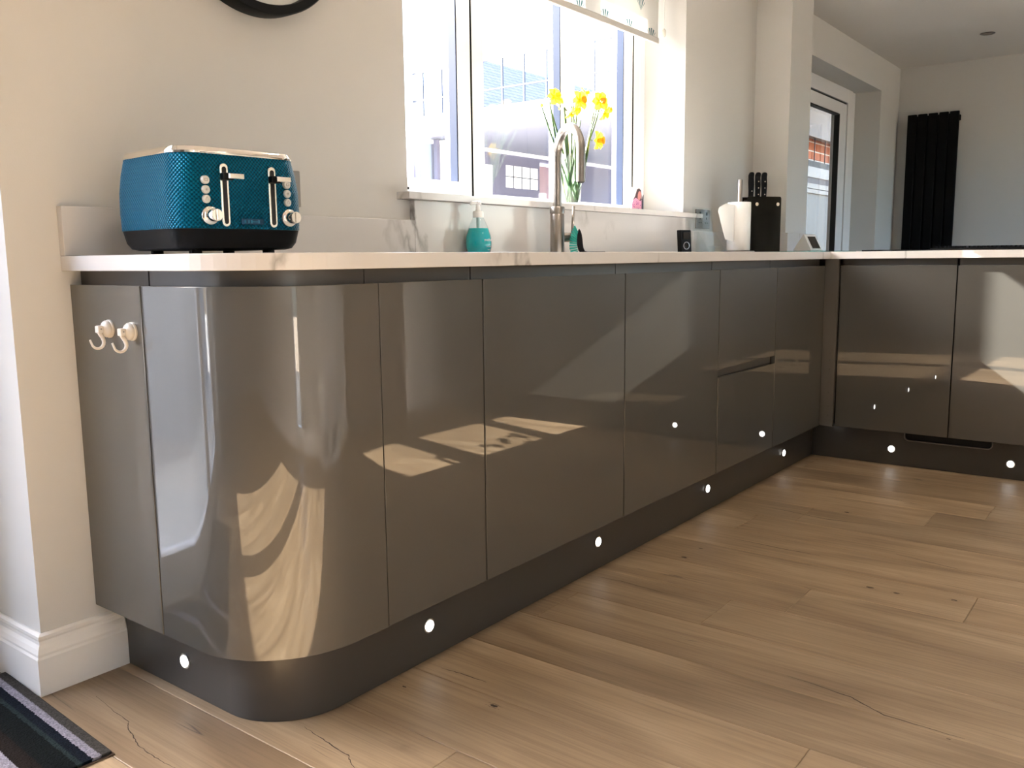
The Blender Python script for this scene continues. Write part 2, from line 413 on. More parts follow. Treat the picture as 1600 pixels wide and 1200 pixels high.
# ------------------------------------------------------------------ worktop (one L with a rounded end and a sink cut-out)
def arc(cx, cy, r, a0, a1, n=14): return [(cx+r*math.cos(math.radians(a0+(a1-a0)*k/n)), cy+r*math.sin(math.radians(a0+(a1-a0)*k/n))) for k in range(n+1)]
out = [(.573, -.0007), (.573, -.40)] + arc(.793, -.40, .22, 180, 270)[1:] + [(3.5, -.62), (3.5, -2.6), (4.44, -2.6), (4.44, -.1838), (4.1395, -.1838), (4.1395, -.0007)]
hole = rrect(.60, .36, .03, 5, 2.36, -.36)[::-1]
bm = B()
def loop(pts):
    v = [bm.verts.new((p[0], p[1], .9)) for p in pts]
    return [bm.edges.new((v[k], v[(k+1) % len(v)])) for k in range(len(v))]
ed = loop(out) + loop(hole)
bmesh.ops.triangle_fill(bm, use_beauty=True, use_dissolve=False, edges=ed)
r = bmesh.ops.extrude_face_region(bm, geom=bm.faces[:])
bmesh.ops.translate(bm, verts=[v for v in r['geom'] if isinstance(v, bmesh.types.BMVert)], vec=(0, 0, -.03))
solo('worktop', bm, M_quartz, 'white quartz worktop with a rounded left end, L-shaped over the grey units', 'worktop', bevel=.002, seg=3, ang=50)
# sink under it
sk = thing('sink', 'undermounted steel sink bowl let into the worktop in front of the tap', 'sink', (2.36, -.36, .72))
bm = B(); o1 = rrect(.62, .38, .035, 5, 2.36, -.36); i1 = rrect(.598, .358, .03, 5, 2.36, -.36); i2 = rrect(.55, .31, .05, 5, 2.36, -.36)
loft(bm, [[(*p, .8695) for p in o1], [(*p, .8695) for p in i1], [(*p, .74) for p in i2], [(*p, .735) for p in i2]], cap=False)
bm.faces.new([bm.verts.new((*p, .735)) for p in i2])
obj('bowl', bm, M_steel, sk, smooth=True)
obj('drain', lathe(B(), [(.04, .736), (.04, .739), (.03, .740), (.03, .738)], (2.36, -.36, 0), 24), M_chrome, sk, smooth=True)

# ------------------------------------------------------------------ base units along the window wall
YF = -.6; ZB, ZT = .152, .842
def curved_outline(off, ycut0, x_end, n=16):
    """front outline of the curved end, pulled in by off"""
    c = (.795, -.395); r = .207 - off
    return arc(c[0], c[1], r, 180, 270, n)
def strip_solid(pts_out, pts_in, z0, z1):
    bm = B()
    ring0 = pts_out + pts_in[::-1]
    return prism(bm, ring0, z0, z1)
G = .0024
cc = thing('corner_cabinet', 'curved glossy grey end cabinet under the toaster, with a flat side panel', 'cabinet', (.73, -.3, .15))
inner = [(.612, -.001)] + curved_outline(.024, 0, 0) + [(.879, -.578), (.879, -.001)]
obj('body', prism(B(), inner, .151, .838), M_carc, cc)
obj('end_panel', bx(.588, .606, -.2647, -.0006, ZB, ZT), M_lacq, cc, bevel=.0008)
po = [(.588, -.2690)] + curved_outline(0, 0, 0) + [(.8795, -.602)]
pi_ = [(.606, -.2690)] + curved_outline(.018, 0, 0) + [(.8795, -.584)]
po = [(x, y) for x, y in po]
dr = obj('curved_door', strip_solid(po, pi_, ZB, ZT), M_lacq, cc, bevel=.0008, smooth=True, ang=50)
rl0 = [(.612, -.262)] + curved_outline(.026, 0, 0) + [(.868, -.575)]
rl1 = [(.625, -.262)] + curved_outline(.04, 0, 0) + [(.868, -.562)]
obj('handle_rail', strip_solid(rl0, rl1, .8385, .8695), M_rail, cc, smooth=True, ang=50)
obj('handle_rail', bx(.612, .625, -.258, -.001, .8385, .8695), M_rail, cc)

def unit(x0, x1, label, drawers=False, name='base_cabinet'):
    t = thing(name, label, 'cabinet', ((x0+x1)/2, -.3, .15), 'grey gloss base units under the window')
    obj('body', bx(x0+.0005, x1-.0005, -.58, -.0006, .151, .72 if 1.8 < x1 < 2.96 and x0 > 1.5 else .838), M_carc, t)
    if drawers:
        obj('drawer', bx(x0+G, x1-G, YF, -.582, .509, ZT), M_lacq, t, bevel=.0008)
        obj('drawer', bx(x0+G, x1-G, YF, -.582, ZB, .480), M_lacq, t, bevel=.0008)
        obj('finger_rail', bx(x0+.03, x1-.004, -.5825, -.5802, .481, .508), M_rail, t)
    else:
        obj('door', bx(x0+G, x1-G, YF, -.582, ZB, ZT), M_lacq, t, bevel=.0008)
    obj('handle_rail', bx(x0-.010, 3.4985 if x1 > 3.4 else x1-.013, -.574, -.562, .8385, .8695), M_rail, t)
unit(.881, 1.197, 'narrow glossy grey cabinet door right beside the curved end cabinet')
unit(1.197, 1.817, 'wide glossy grey door below the soap bottle, second flat door from the curved end')
unit(1.817, 2.436, 'wide glossy grey door left of the drawer stack')
unit(2.436, 2.949, 'stack of two glossy grey drawers with a recessed finger rail between them', True, 'drawer_unit')
unit(2.949, 3.497, 'glossy grey door in the inner corner, right of the drawers')
t = thing('corner_post', 'narrow grey vertical filler post in the inner corner where the two cabinet runs meet', 'filler', (3.52, -.62, .15))
obj('post', bx(3.499, 3.519, -.655, -.5985, ZB, .8695), mat('grey_filler', (.12, .112, .10), .25, .2), t, bevel=.001)
bm = B()
for z in (.20, .24, .30, .40, .44, .47, .72, .76): obj('screw_hole', lathe(B(), [(.0016, 3.4975), (.0016, 3.4992)], (0, -.635, z), 8, 'x'), M_dark, t)
bm.free()

# run on the right
def unit_r(y0, y1, label):
    t = thing('base_cabinet', label, 'cabinet', (3.8, (y0+y1)/2, .15), 'grey gloss base units of the right run')
    obj('body', bx(3.54, 4.40, y1+.0005, y0-.0005, .151, .838), M_carc, t)
    obj('door', bx(3.519, 3.537, y1+G, y0-G, ZB, ZT), M_lacq, t, bevel=.0008)
    obj('handle_rail', bx(3.546, 3.558, y1+.008, y0-.002, .8385, .8695), M_rail, t)
unit_r(-.657, -1.108, 'glossy grey door on the right run, next to the inner corner')
unit_r(-1.108, -1.70, 'glossy grey door at the right edge of the photo, catching a patch of sun')
unit_r(-1.70, -2.58, 'glossy grey door at the far near end of the right run, outside the photo')
solo('back_panel', bx(4.402, 4.42, -2.58, -.205, .0, .8695), M_lacq, 'glossy grey panel closing the back of the right run', 'panel')

# plinths
outer = [(.6445, -.0185)] + arc(.795, -.395, .1505, 180, 270, 14) + [(3.575, -.5455)]
innr = [(.6605, -.0185)] + arc(.795, -.395, .1345, 180, 270, 14) + [(3.591, -.5295)]
solo('plinth', strip_solid(outer, innr, .0008, .1505), M_plinth, 'dark grey plinth under the window run, bending round the curved end', 'plinth', smooth=True, ang=60)
# plinth of the right run with a rounded vent notch in its top edge
ya, yb, zn, rn = -.932, -1.262, .112, .018
pts = [(-.5462, .0008), (-2.58, .0008), (-2.58, .1505), (yb, .1505)] + [(yb+rn-rn*math.cos(math.radians(a)), zn+rn-rn*math.sin(math.radians(a))) for a in (10, 30, 50, 70, 90)] + \
      [(ya-rn+rn*math.sin(math.radians(a)), zn+rn-rn*math.cos(math.radians(a))) for a in (0, 20, 40, 60, 80)] + [(ya, .1505), (-.5462, .1505)]
pr = thing('plinth', 'dark grey plinth under the right run with a rounded vent slot in its top edge', 'plinth', (3.58, -1.5, 0))
obj('board', prism(B(), pts, 3.575, 3.591, 'x'), M_plinth, pr)
lip = [(3.5735, ya-.001, .1495), (3.5735, ya-.001, zn+rn)] + [(3.5735, ya-rn+rn*math.cos(math.radians(a)), zn+rn-rn*math.sin(math.radians(a))) for a in (20, 45, 70, 90)] + \
      [(3.5735, yb+rn-rn*math.sin(math.radians(a)), zn+rn-rn*math.cos(math.radians(a))) for a in (0, 20, 45, 70, 90)] + [(3.5735, yb+.001, .1495)]
obj('vent_trim', tube(B(), lip, .0022, 8), mat('grey_vent_trim', (.25, .23, .21), .35, .5), pr, smooth='all')
bm = B(); box(bm, 3.592, 3.60, yb-.02, ya+.02, .08, .1505)
obj('vent_back', bm, M_dark, pr)

# plinth lights
M_led = emit('led_lens', (1.0, .98, .95), 3.0)
M_ledring = mat('led_ring', (.6, .6, .6), .25, .9)
def plight(px, py, pz, axis, lab):
    t = thing('plinth_light', lab, 'light', (px, py, pz), 'round white LED plinth lights')
    s = -1
    if axis == 'y':
        obj('bezel', lathe(B(), [(.0165, py-.0004), (.0165, py-.003), (.0145, py-.0035)], (px, 0, pz), 24, 'y'), M_ledring, t, smooth=True)
        obj('lens', lathe(B(), [(.0125, py-.0036), (.0125, py-.005)], (px, 0, pz), 24, 'y'), M_led, t)
    else:
        obj('bezel', lathe(B(), [(.0165, px-.0004), (.0165, px-.003), (.0145, px-.0035)], (0, py, pz), 24, 'x'), M_ledring, t, smooth=True)
        obj('lens', lathe(B(), [(.0125, px-.0036), (.0125, px-.005)], (0, py, pz), 24, 'x'), M_led, t)
plight(.6445, -.245, .07, 'x', 'small lit LED in the plinth below the flat end panel, nearest the skirting')
plight(1.055, -.5455, .079, 'y', 'small lit LED in the plinth below the narrow door beside the curved end')
plight(1.763, -.5455, .082, 'y', 'small lit LED in the plinth below the second flat door from the curved end')
plight(2.487, -.5455, .08, 'y', 'small lit LED in the plinth left of centre below the drawers')
plight(3.221, -.5455, .073, 'y', 'small lit LED in the plinth below the inner corner door')
plight(3.575, -.884, .069, 'x', 'small lit LED in the right run plinth, left of the vent slot')
plight(3.575, -1.33, .063, 'x', 'small lit LED in the right run plinth, right of the vent slot')

# ================================================================== ON THE WORKTOP
ZW = .9003
# ---- toaster (built round the origin, then placed)
def toaster_mat():
    m = bpy.data.materials.new('teal_embossed_metal'); m.use_nodes = True; n = m.node_tree.nodes; l = m.node_tree.links
    p = n['Principled BSDF']; p.inputs['Metallic'].default_value = .85; p.inputs['Roughness'].default_value = .3; p.inputs['Specular IOR Level'].default_value = .25
    p.inputs['Coat Weight'].default_value = .0; p.inputs['Coat Roughness'].default_value = .2
    uv = n.new('ShaderNodeUVMap'); uv.uv_map = 'UVMap'; se = n.new('ShaderNodeSeparateXYZ'); l.new(uv.outputs[0], se.inputs[0])
    def mth(op, a, b=None):
        x = n.new('ShaderNodeMath'); x.operation = op
        for i, s in enumerate((a, b)):
            if s is None: continue
            if isinstance(s, (int, float)): x.inputs[i].default_value = s
            else: l.new(s, x.inputs[i])
        return x.outputs[0]
    k = 2*PI/.0078
    a = mth('SINE', mth('MULTIPLY', se.outputs[0], k))
    b = mth('SINE', mth('MULTIPLY', se.outputs[1], k))
    h = mth('MULTIPLY', a, b); h2 = mth('MULTIPLY', mth('ADD', h, 1.0), .5)
    bp = n.new('ShaderNodeBump'); bp.inputs['Strength'].default_value = 1.0; bp.inputs['Distance'].default_value = .0022
    l.new(h2, bp.inputs['Height']); l.new(bp.outputs[0], p.inputs['Normal'])
    mx = n.new('ShaderNodeMix'); mx.data_type = 'RGBA'; mx.inputs[6].default_value = (.0, .028, .050, 1); mx.inputs[7].default_value = (.0, .135, .24, 1)
    l.new(h2, mx.inputs[0]); l.new(mx.outputs[2], p.inputs['Base Color'])
    return m
ts = thing('toaster', 'teal four-slice toaster with a diamond-embossed shell and black base, left on the worktop', 'toaster')
def sec(w, d, r, z): return [(x, y, z) for x, y in rrect(w, d, r, 10)]
obj('base', loft(B(), [sec(.225, .215, .035, .008), sec(.25, .24, .042, .011), sec(.266, .256, .048, .022), sec(.276, .266, .050, .046)]), M_black, ts, smooth=True)
secs = [(.0465, .278, .268, .050), (.08, .2815, .2715, .052), (.12, .280, .270, .052), (.155, .272, .262, .051), (.183, .262, .252, .050)]
bm = loft(B(), [sec(w, d, r, z) for z, w, d, r in secs])
uvl = bm.loops.layers.uv.new('UVMap')
N = 44
# perimeter distance as u, height as v
pl = sec(.28, .27, .052, 0); cum = [0]
for a in range(N): cum.append(cum[-1] + (Vector(pl[(a+1) % N]) - Vector(pl[a])).length)
bm.verts.index_update()
for f in bm.faces:
    if len(f.verts) != 4: continue
    ks = [lp.vert.index % N for lp in f.loops]
    for lp, kk in zip(f.loops, ks):
        if max(ks) == N-1 and min(ks) == 0 and kk == 0: kk = N
        lp[uvl].uv = (cum[kk], lp.vert.co.z)
obj('shell', bm, toaster_mat(), ts, smooth=True)
top = obj('top_trim', loft(B(), [sec(.264, .254, .050, .1832), sec(.265, .255, .050, .187), sec(.256, .246, .048, .195), (sec(.230, .220, .04, .198))]), M_chrome, ts, smooth=True)
for sx in (-.062, .062):
    for sy in (-.055, .055):
        obj('slot', prism(B(), rrect(.030, .0, .0, 1, 0, 0) if 0 else rrect(.028, .125 if 0 else .10, .004, 3, sx, sy), .1978, .1986), M_dark, top)
fy = -.1355
def capsule(cx, z0, z1, r): return [(cx+r*math.cos(math.radians(a)), z1-r+r*math.sin(math.radians(a))) for a in range(0, 181, 15)] + [(cx+r*math.cos(math.radians(a)), z0+r+r*math.sin(math.radians(a))) for a in range(180, 361, 15)]
M_btn = mat('silver_button', (.72, .70, .66), .3, .5)
for n_, (sx, bxx, kx) in enumerate(((-.048, -.087, -.080), (.055, .088, .091))):
    s = obj('lever_track', prism(B(), capsule(sx, .050, .166, .0085), fy-.0018, fy+.006, 'y'), M_chrome, ts, bevel=.001)
    obj('lever_slot', prism(B(), capsule(sx, .055, .160, .0045), fy-.0022, fy-.0018, 'y'), M_dark, s)
    lv = obj('lever', bx(sx-.010, sx+.012, fy-.016, fy-.0024, .135, .148), M_black, ts, bevel=.002)
    obj('lever_grip', prism(B(), capsule(0, 0, .011, .0055) and [(sx-.002, .137), (sx+.030, .137), (sx+.030, .147), (sx-.002, .147)], fy-.022, fy-.0165, 'y'), M_chrome, lv, bevel=.0015)
    for k, z in enumerate((.134, .1165, .0995)):
        b = obj('button', lathe(B(), [(.0078, fy+.006), (.0078, fy-.003), (.0068, fy-.0045)], (bxx, 0, z), 20, 'y'), M_btn, ts, smooth=True)
        bm = B()
        if k == 2:   # triangle outline
            tri = [(bxx+.0038*math.cos(math.radians(a)), fy-.0047, z+.0038*math.sin(math.radians(a))) for a in (90, 210, 330, 90)]
            tube(bm, tri, .0003, 4)
        elif k == 0: ring(bm, bxx-.0032, bxx+.0032, z-.0022, z+.0022, .0006, fy-.0049, fy-.0044)
        else:
            for a in (0, 60, 120):
                dx, dz = .0035*math.cos(math.radians(a)), .0035*math.sin(math.radians(a))
                tube(bm, [(bxx-dx, fy-.0047, z-dz), (bxx+dx, fy-.0047, z+dz)], .0003, 4)
        obj('symbol', bm, mat('symbol_grey', (.25, .2, .17), .5) if 'symbol_grey' not in bpy.data.materials else bpy.data.materials['symbol_grey'], b)
    kn = obj('knob', lathe(B(), [(.0175, fy+.008), (.0175, fy-.002), (.0155, fy-.0045), (.0115, fy-.0055), (.0115, fy-.024), (.0105, fy-.0255)], (kx, 0, .070), 28, 'y'), M_chrome, ts, smooth=True)
    obj('pointer', bx(kx-.0025, kx+.0025, fy-.0285, fy-.0256, .0605, .0795), M_chrome, kn, bevel=.0008)
bd = obj('badge', bx(-.016, .032, fy-.0015, fy+.004, .055, .066), mat('blue_badge', (.004, .05, .12), .15, .4), ts, bevel=.0008)
bm = B()
for xx in (-.010, -.002, .004, .020): box(bm, xx, xx+.003, fy-.0018, fy-.0015, .0575, .0635)
box(bm, .006, .019, fy-.0018, fy-.0015, .0597, .0612)
obj('badge_print', bm, mat('badge_print', (.01, .16, .26), .3), bd)
for sx in (-.08, .08):
    for sy in (-.075, .075): obj('foot', lathe(B(), [(.012, 0), (.012, .009)], (sx, sy, 0), 14), M_black, ts)
ts.location = (.757, -.257, ZW); ts.rotation_euler.z = math.radians(-4)

# ---- wall socket plates
def socket(x0, x1, z0, z1, lab):
    t = thing('wall_socket', lab, 'socket', ((x0+x1)/2, 0, z0))
    pt = obj('plate', bx(x0, x1, -.007, -.0006, z0, z1), M_steel, t, bevel=.002)
    bm = B(); w = (x1-x0)
    for cxx in ([x0+w*.27, x0+w*.73] if w > .12 else [x0+w*.5]):
        zc = (z0+z1)/2 - .008
        obj('switch', bx(cxx-.006, cxx+.006, -.0095, -.0072, z1-.027, z1-.012), M_black, pt)
        box(bm, cxx-.004, cxx+.004, -.0076, -.0071, zc+.006, zc+.016)
        box(bm, cxx-.014, cxx-.006, -.0076, -.0071, zc-.012, zc-.007); box(bm, cxx+.006, cxx+.014, -.0076, -.0071, zc-.012, zc-.007)
    tag(obj('pin_holes', bm, M_dark, pt), kind='stuff')
socket(1.045, 1.192, 1.022, 1.112, 'brushed steel double socket on the wall, half hidden behind the toaster')
socket(3.482, 3.628, 1.015, 1.103, 'brushed steel double socket on the wall behind the clear stand')

# ---- soap bottle
sx, sy = 1.832, -.066
sb = thing('soap_bottle', 'clear teardrop pump bottle of teal hand soap below the window sill', 'soap bottle', (sx, sy, ZW))
prof = [(.030, .0), (.036, .004), (.0405, .020), (.0415, .036), (.039, .055), (.033, .075), (.026, .092), (.021, .103), (.0175, .110), (.0165, .114)]
obj('bottle', lathe(B(), [(r, ZW+h) for r, h in prof], (sx, sy, 0), 40), M_bottle, sb, smooth='all')
lq = [(r-.0015, h+.0015) for r, h in prof if h < .075]
lq = [(.0282, ZW+.002)] + [(r-.0018, ZW+h+.001) for r, h in prof[1:6]] + [(.0293, ZW+.0795)]
M_soap = mat('teal_soap', (.0, .60, .66), .12, 0, Transmission_Weight=.25, IOR=1.34, Emission_Strength=0)
obj('liquid', lathe(B(), lq, (sx, sy, 0), 40), M_soap, sb, smooth=True)
M_pump = mat('white_pump', (.86, .88, .88), .3)
pm = obj('pump', lathe(B(), [(.017, ZW+.112), (.0172, ZW+.126), (.0155, ZW+.131), (.008, ZW+.133), (.0065, ZW+.150), (.0105, ZW+.152), (.0105, ZW+.160), (.006, ZW+.1625)], (sx, sy, 0), 28), M_pump, sb, smooth=True)
obj('nozzle', tube(B(), [(sx+.012, sy+.010, ZW+.156), (sx-.004, sy, ZW+.157), (sx-.020, sy+.006, ZW+.157), (sx-.026, sy+.009, ZW+.152)], [.005, .006, .0052, .0042], 10), M_pump, pm, smooth='all')
obj('dip_tube', tube(B(), [(sx, sy, ZW+.075), (sx, sy, ZW+.112)], .006, 10), mat('grey_tube', (.45, .6, .6), .3), sb)
def text(name, body, size, loc, rot, m, parent, ext=.0002):
    cu = bpy.data.curves.new(name, 'FONT'); cu.body = body; cu.size = size; cu.extrude = ext; cu.align_x = 'CENTER'; cu.align_y = 'CENTER'
    cu.resolution_u = 2
    o = bpy.data.objects.new(name, cu); me = bpy.data.meshes.new_from_object(o); bpy.data.objects.remove(o)
    o = bpy.data.objects.new(name, me); COL.objects.link(o); me.materials.append(m)
    o.parent = parent; o.location = Vector(loc) - worldloc(parent); o.rotation_euler = rot
    return o
# print on the bottle, bent round it
def bottle_text(body, size, ang, z):
    cu = bpy.data.curves.new('label_print', 'FONT'); cu.body = body; cu.size = size; cu.extrude = .0001; cu.align_x = 'CENTER'
    o = bpy.data.objects.new('label_print', cu); me = bpy.data.meshes.new_from_object(o); bpy.data.objects.remove(o)
    r = .0423
    for v in me.vertices:
        a = ang + v.co.x/r; zz = z + v.co.y
        v.co = ((r+v.co.z)*math.cos(a), (r+v.co.z)*math.sin(a), zz)
    o = bpy.data.objects.new('label_print', me); COL.objects.link(o); me.materials.append(M_pump); o.parent = sb
bottle_text('method', .011, math.radians(-92), .040)
bottle_text('hand wash', .0045, math.radians(-92), .022); bottle_text('354 ml', .004, math.radians(-92), .012)

# ---- dark trivet strip beside the bottle
solo('drainer_mat', bx(1.875, 2.10, -.13, -.045, ZW, ZW+.0035), mat('brown_black_mat', (.03, .02, .016), .5), 'thin dark mat lying on the worktop between the soap bottle and the tap', 'mat', bevel=.001)

# ---- tap
tx, ty = 2.215, -.10
tp = thing('kitchen_tap', 'brushed steel mixer tap with a tall swan neck standing behind the sink', 'tap', (tx, ty, ZW))
obj('body', lathe(B(), [(.0245, ZW), (.0245, ZW+.132), (.0235, ZW+.1335), (.0235, ZW+.135), (.0255, ZW+.136), (.0255, ZW+.157), (.0245, ZW+.1585), (.017, ZW+.1585)], (tx, ty, 0), 36), M_steel, tp, smooth=True)
dv = Vector((-.50, -.866, 0)).normalized(); base = Vector((tx, ty, 0))
path = [base+Vector((0, 0, ZW+.157)), base+Vector((0, 0, 1.16)), base+Vector((0, 0, 1.215))]
ra = .088; zc = 1.222
for a in range(0, 181, 10):
    path.append(base + dv*(ra - ra*math.cos(math.radians(a))) + Vector((0, 0, zc + ra*math.sin(math.radians(a)))))
path += [base+dv*(2*ra)+Vector((0, 0, 1.17)), base+dv*(2*ra)+Vector((0, 0, 1.128))]
sp_ = obj('spout', tube(B(), path, .0148, 24), M_steel, tp, smooth=True)
e = base+dv*(2*ra)
obj('aerator', lathe(B(), [(.009, 1.1245), (.0125, 1.128)], (e.x, e.y, 0), 20), M_dark, sp_)
side = Vector((.85, -.53, 0)).normalized(); z0 = ZW+.056
hd = obj('lever_housing', tube(B(), [base+side*.02+Vector((0, 0, z0)), base+side*.070+Vector((0, 0, z0))], .0165, 24), M_steel, tp, smooth=True)
obj('lever', tube(B(), [base+side*.056+Vector((0, 0, z0+.014)), base+side*.062+Vector((0, 0, z0+.105))], [.0052, .0045], 14), M_steel, hd, smooth='all')

# ---- washing-up brush
br = thing('washing_brush', 'dish brush with teal bristles and a black head leaning beside the tap', 'brush', (2.26, -.16, ZW))
# frame for the head: bristles point to the left in the picture
o0 = Vector((2.236, -.160, ZW+.0365)); ax = Vector((.61, -.79, 0))       # to the right as the camera sees it
up_ = Vector((.0, .0, 1)); fw = Vector((.79, .61, 0))
def bp(r, u, f=0): return o0 + ax*r + up_*u + fw*f
bm = B(); prf = [(.012, .047), (.017, .040), (.021, .028), (.0235, .012), (.025, -.004), (.027, -.018), (.033, -.030), (.029, -.035), (.018, -.035), (.011, -.026), (.006, -.008), (.005, .010), (.006, .026), (.0085, .036)]
v0 = [bm.verts.new(bp(a, b, -.014)) for a, b in prf]; v1 = [bm.verts.new(bp(a, b, .014)) for a, b in prf]
for k in range(len(prf)): bm.faces.new((v0[k], v0[(k+1) % len(prf)], v1[(k+1) % len(prf)], v1[k]))
bm.faces.new(v0); bm.faces.new(v1[::-1])
obj('head', bm, M_black, br, bevel=.002, smooth=True)
bm = B(); random.seed(3)
for k in range(11):
    t_ = k/10; a = math.radians(150 - 110*t_ + 20)
    src = (.008 - .004*math.sin(PI*t_), .034 - .064*t_)
    ang = math.radians(118 + 84*t_)
    for f in (-.009, -.003, .003, .009):
        L = .024 + random.uniform(-.001, .001)
        for q in (-.0016, .0016):
            s0 = bp(src[0], src[1]+q*.6, f); s1 = bp(src[0]+L*math.cos(ang), src[1]+q+L*math.sin(ang), f*1.25)
            tube(bm, [s0, s1], [.0017, .0022], 5)
bs = obj('bristles', bm, mat('teal_bristle', (.02, .36, .30), .5), br); bs['kind'] = 'stuff'
obj('handle', tube(B(), [bp(.028, -.030), bp(.042, -.0325, .02), bp(.075, -.0325, .07), bp(.115, -.0325, .14)], [.004, .0032, .0032, .004], 10), M_black, br, smooth='all')

# ---- vase with daffodils
vx, vy, vz = 2.487, .022, 1.0788
vs = thing('glass_vase', 'clear tapered glass vase half full of water on the window sill behind the tap', 'vase', (vx, vy, vz))
wallp = [(.030, 0), (.032, .004), (.037, .08), (.045, .185), (.044, .185), (.0355, .08), (.030, .010)]
obj('vessel', lathe(B(), [(r, vz+h) for r, h in wallp], (vx, vy, 0), 36), glass('vase_glass', (.93, .97, .94), 1.0), vs, smooth='all')
obj('water', lathe(B(), [(.029, vz+.011), (.0345, vz+.08), (.0378, vz+.125), (.0378, vz+.1255)], (vx, vy, 0), 36), glass('water_surface', (.86, .97, .88), .8, 0, 1.33), vs, smooth=True)
M_stem = mat('daffodil_stem', (.035, .085, .025), .5, Subsurface_Weight=.0)
def petal_mat(name, c):
    m = bpy.data.materials.new(name); m.use_nodes = True; n = m.node_tree.nodes; l = m.node_tree.links; p = n['Principled BSDF']
    p.inputs['Base Color'].default_value = (*c, 1); p.inputs['Roughness'].default_value = .5
    t = n.new('ShaderNodeBsdfTranslucent'); t.inputs[0].default_value = (*c, 1)
    mx = n.new('ShaderNodeMixShader'); mx.inputs[0].default_value = .30
    l.new(p.outputs[0], mx.inputs[1]); l.new(t.outputs[0], mx.inputs[2]); l.new(mx.outputs[0], n['Material Output'].inputs[0]); return m
M_petal = petal_mat('yellow_petal', (.78, .56, .03)); M_trump = petal_mat('orange_trumpet', (.75, .30, .01)); M_leafg = petal_mat('green_bud', (.16, .30, .05))
def daffodil(hx, hy, hz, face, size, lab, stem0, seed, bud=False):
    rnd = random.Random(seed); head = Vector((hx, hy, hz)); face = Vector(face).normalized()
    t = thing('daffodil', lab, 'flower', stem0, 'daffodils in the glass vase')
    s = Vector(stem0); neck = head - face*.02*size
    mid = s.lerp(neck, .55) + Vector((rnd.uniform(-.006, .006), rnd.uniform(-.006, .006), 0)); top_ = neck + Vector((0, 0, .006)) - face*.010
    pth = []
    for k in range(9):
        u = k/8; a = s.lerp(mid, u); b = mid.lerp(top_, u); pth.append(a.lerp(b, u))
    obj('stem', tube(B(), pth + [neck], [.0034]*7 + [.0030, .0024, .003], 8), M_stem, t, smooth='all')
    q = face.to_track_quat('Z', 'Y').to_matrix()
    def L(v): return head + q @ Vector(v)
    if bud:
        bm = B(); prof_ = [(.001, -.012), (.006, -.006), (.009, .004), (.008, .016), (.003, .026)]
        rings = [[bm.verts.new(L((r*size*math.cos(a*PI/5), r*size*math.sin(a*PI/5), h*size))) for a in range(10)] for r, h in prof_]
        for a, b in zip(rings, rings[1:]):
            for k in range(10): bm.faces.new((a[k], a[(k+1) % 10], b[(k+1) % 10], b[k]))
        obj('bud', bm, M_petal, t, smooth='all'); return
    R_ = .034*size
    for k in range(6):
        a = k*PI/3 + (.1 if k % 2 else 0); bm = B(); lift = .006 if k % 2 else 0
        ca, sa = math.cos(a), math.sin(a); rows = []
        for u, w, zz in ((.10, .006, 0), (.35, .012, .001), (.62, .0145, .003), (.85, .010, .002), (1.0, .001, -.002)):
            row = []
            for s_ in (-1, 0, 1):
                r_ = R_*u; wv = s_*w*size; z_ = (zz + lift*u + (abs(s_)*.003 if u < .95 else 0) + rnd.uniform(-.0006, .0006))*size
                row.append(bm.verts.new(L((r_*ca - wv*sa, r_*sa + wv*ca, z_))))
            rows.append(row)
        for r0, r1 in zip(rows, rows[1:]):
            for j in range(2): bm.faces.new((r0[j], r0[j+1], r1[j+1], r1[j]))
        obj('petal', bm, M_petal, t, smooth='all')
    bm = B(); n_ = 18; prof_ = [(.004, .0), (.007, .004), (.0085, .012), (.010, .020), (.0135, .024)]
    rings = []
    for i_, (r, h) in enumerate(prof_):
        rings.append([bm.verts.new(L((r*size*(1+(.10*math.sin(a*6*2*PI/n_*1.5) if i_ == 4 else 0))*math.cos(2*PI*a/n_), r*size*math.sin(2*PI*a/n_), h*size))) for a in range(n_)])
    for a, b in zip(rings, rings[1:]):
        for k in range(n_): bm.faces.new((a[k], a[(k+1) % n_], b[(k+1) % n_], b[k]))
    obj('trumpet', bm, M_trump if size > 1.02 else M_petal, t, smooth='all')
FL = [((2.308, .03, 1.418), (-.7, -.5, .1), .72, 'daffodil bud opening at the far left of the bunch', True),
      ((2.387, .03, 1.458), (-.3, -.9, .25), 1.0, 'yellow daffodil facing the room, upper left of the bunch', False),
      ((2.430, .05, 1.448), (.5, -.6, .2), .95, 'yellow daffodil turned right, just right of the upper left bloom', False),
      ((2.440, .00, 1.405), (.3, -.5, -.5), .7, 'small yellow daffodil hanging below the upper left blooms', False),
      ((2.516, .02, 1.430), (-.1, -.9, -.3), .72, 'small yellow daffodil in the middle of the bunch', False),
      ((2.551, .03, 1.466), (-.2, -1, .1), 1.15, 'large yellow daffodil with an orange trumpet at the top centre', False),
      ((2.618, .05, 1.500), (.4, -.7, .5), .9, 'yellow daffodil at the very top of the bunch', False),
      ((2.680, .02, 1.480), (-.5, -.9, .05), 1.12, 'large yellow daffodil with an orange trumpet at the upper right', False),
      ((2.673, .00, 1.432), (.3, -.8, -.4), .9, 'yellow daffodil drooping under the upper right bloom', False),
      ((2.745, .03, 1.456), (.7, -.6, .1), .92, 'yellow daffodil at the far right of the bunch', False),
      ((2.615, -.01, 1.325), (.1, -.95, -.05), 1.1, 'yellow daffodil hanging low beside the tap neck', False)]
for k, (h, f, s_, lab, bud) in enumerate(FL):
    a = 2*PI*k*.382
    daffodil(*h, f, s_, lab, (vx + .020*math.cos(a), vy + .020*math.sin(a), vz+.012), k, bud)
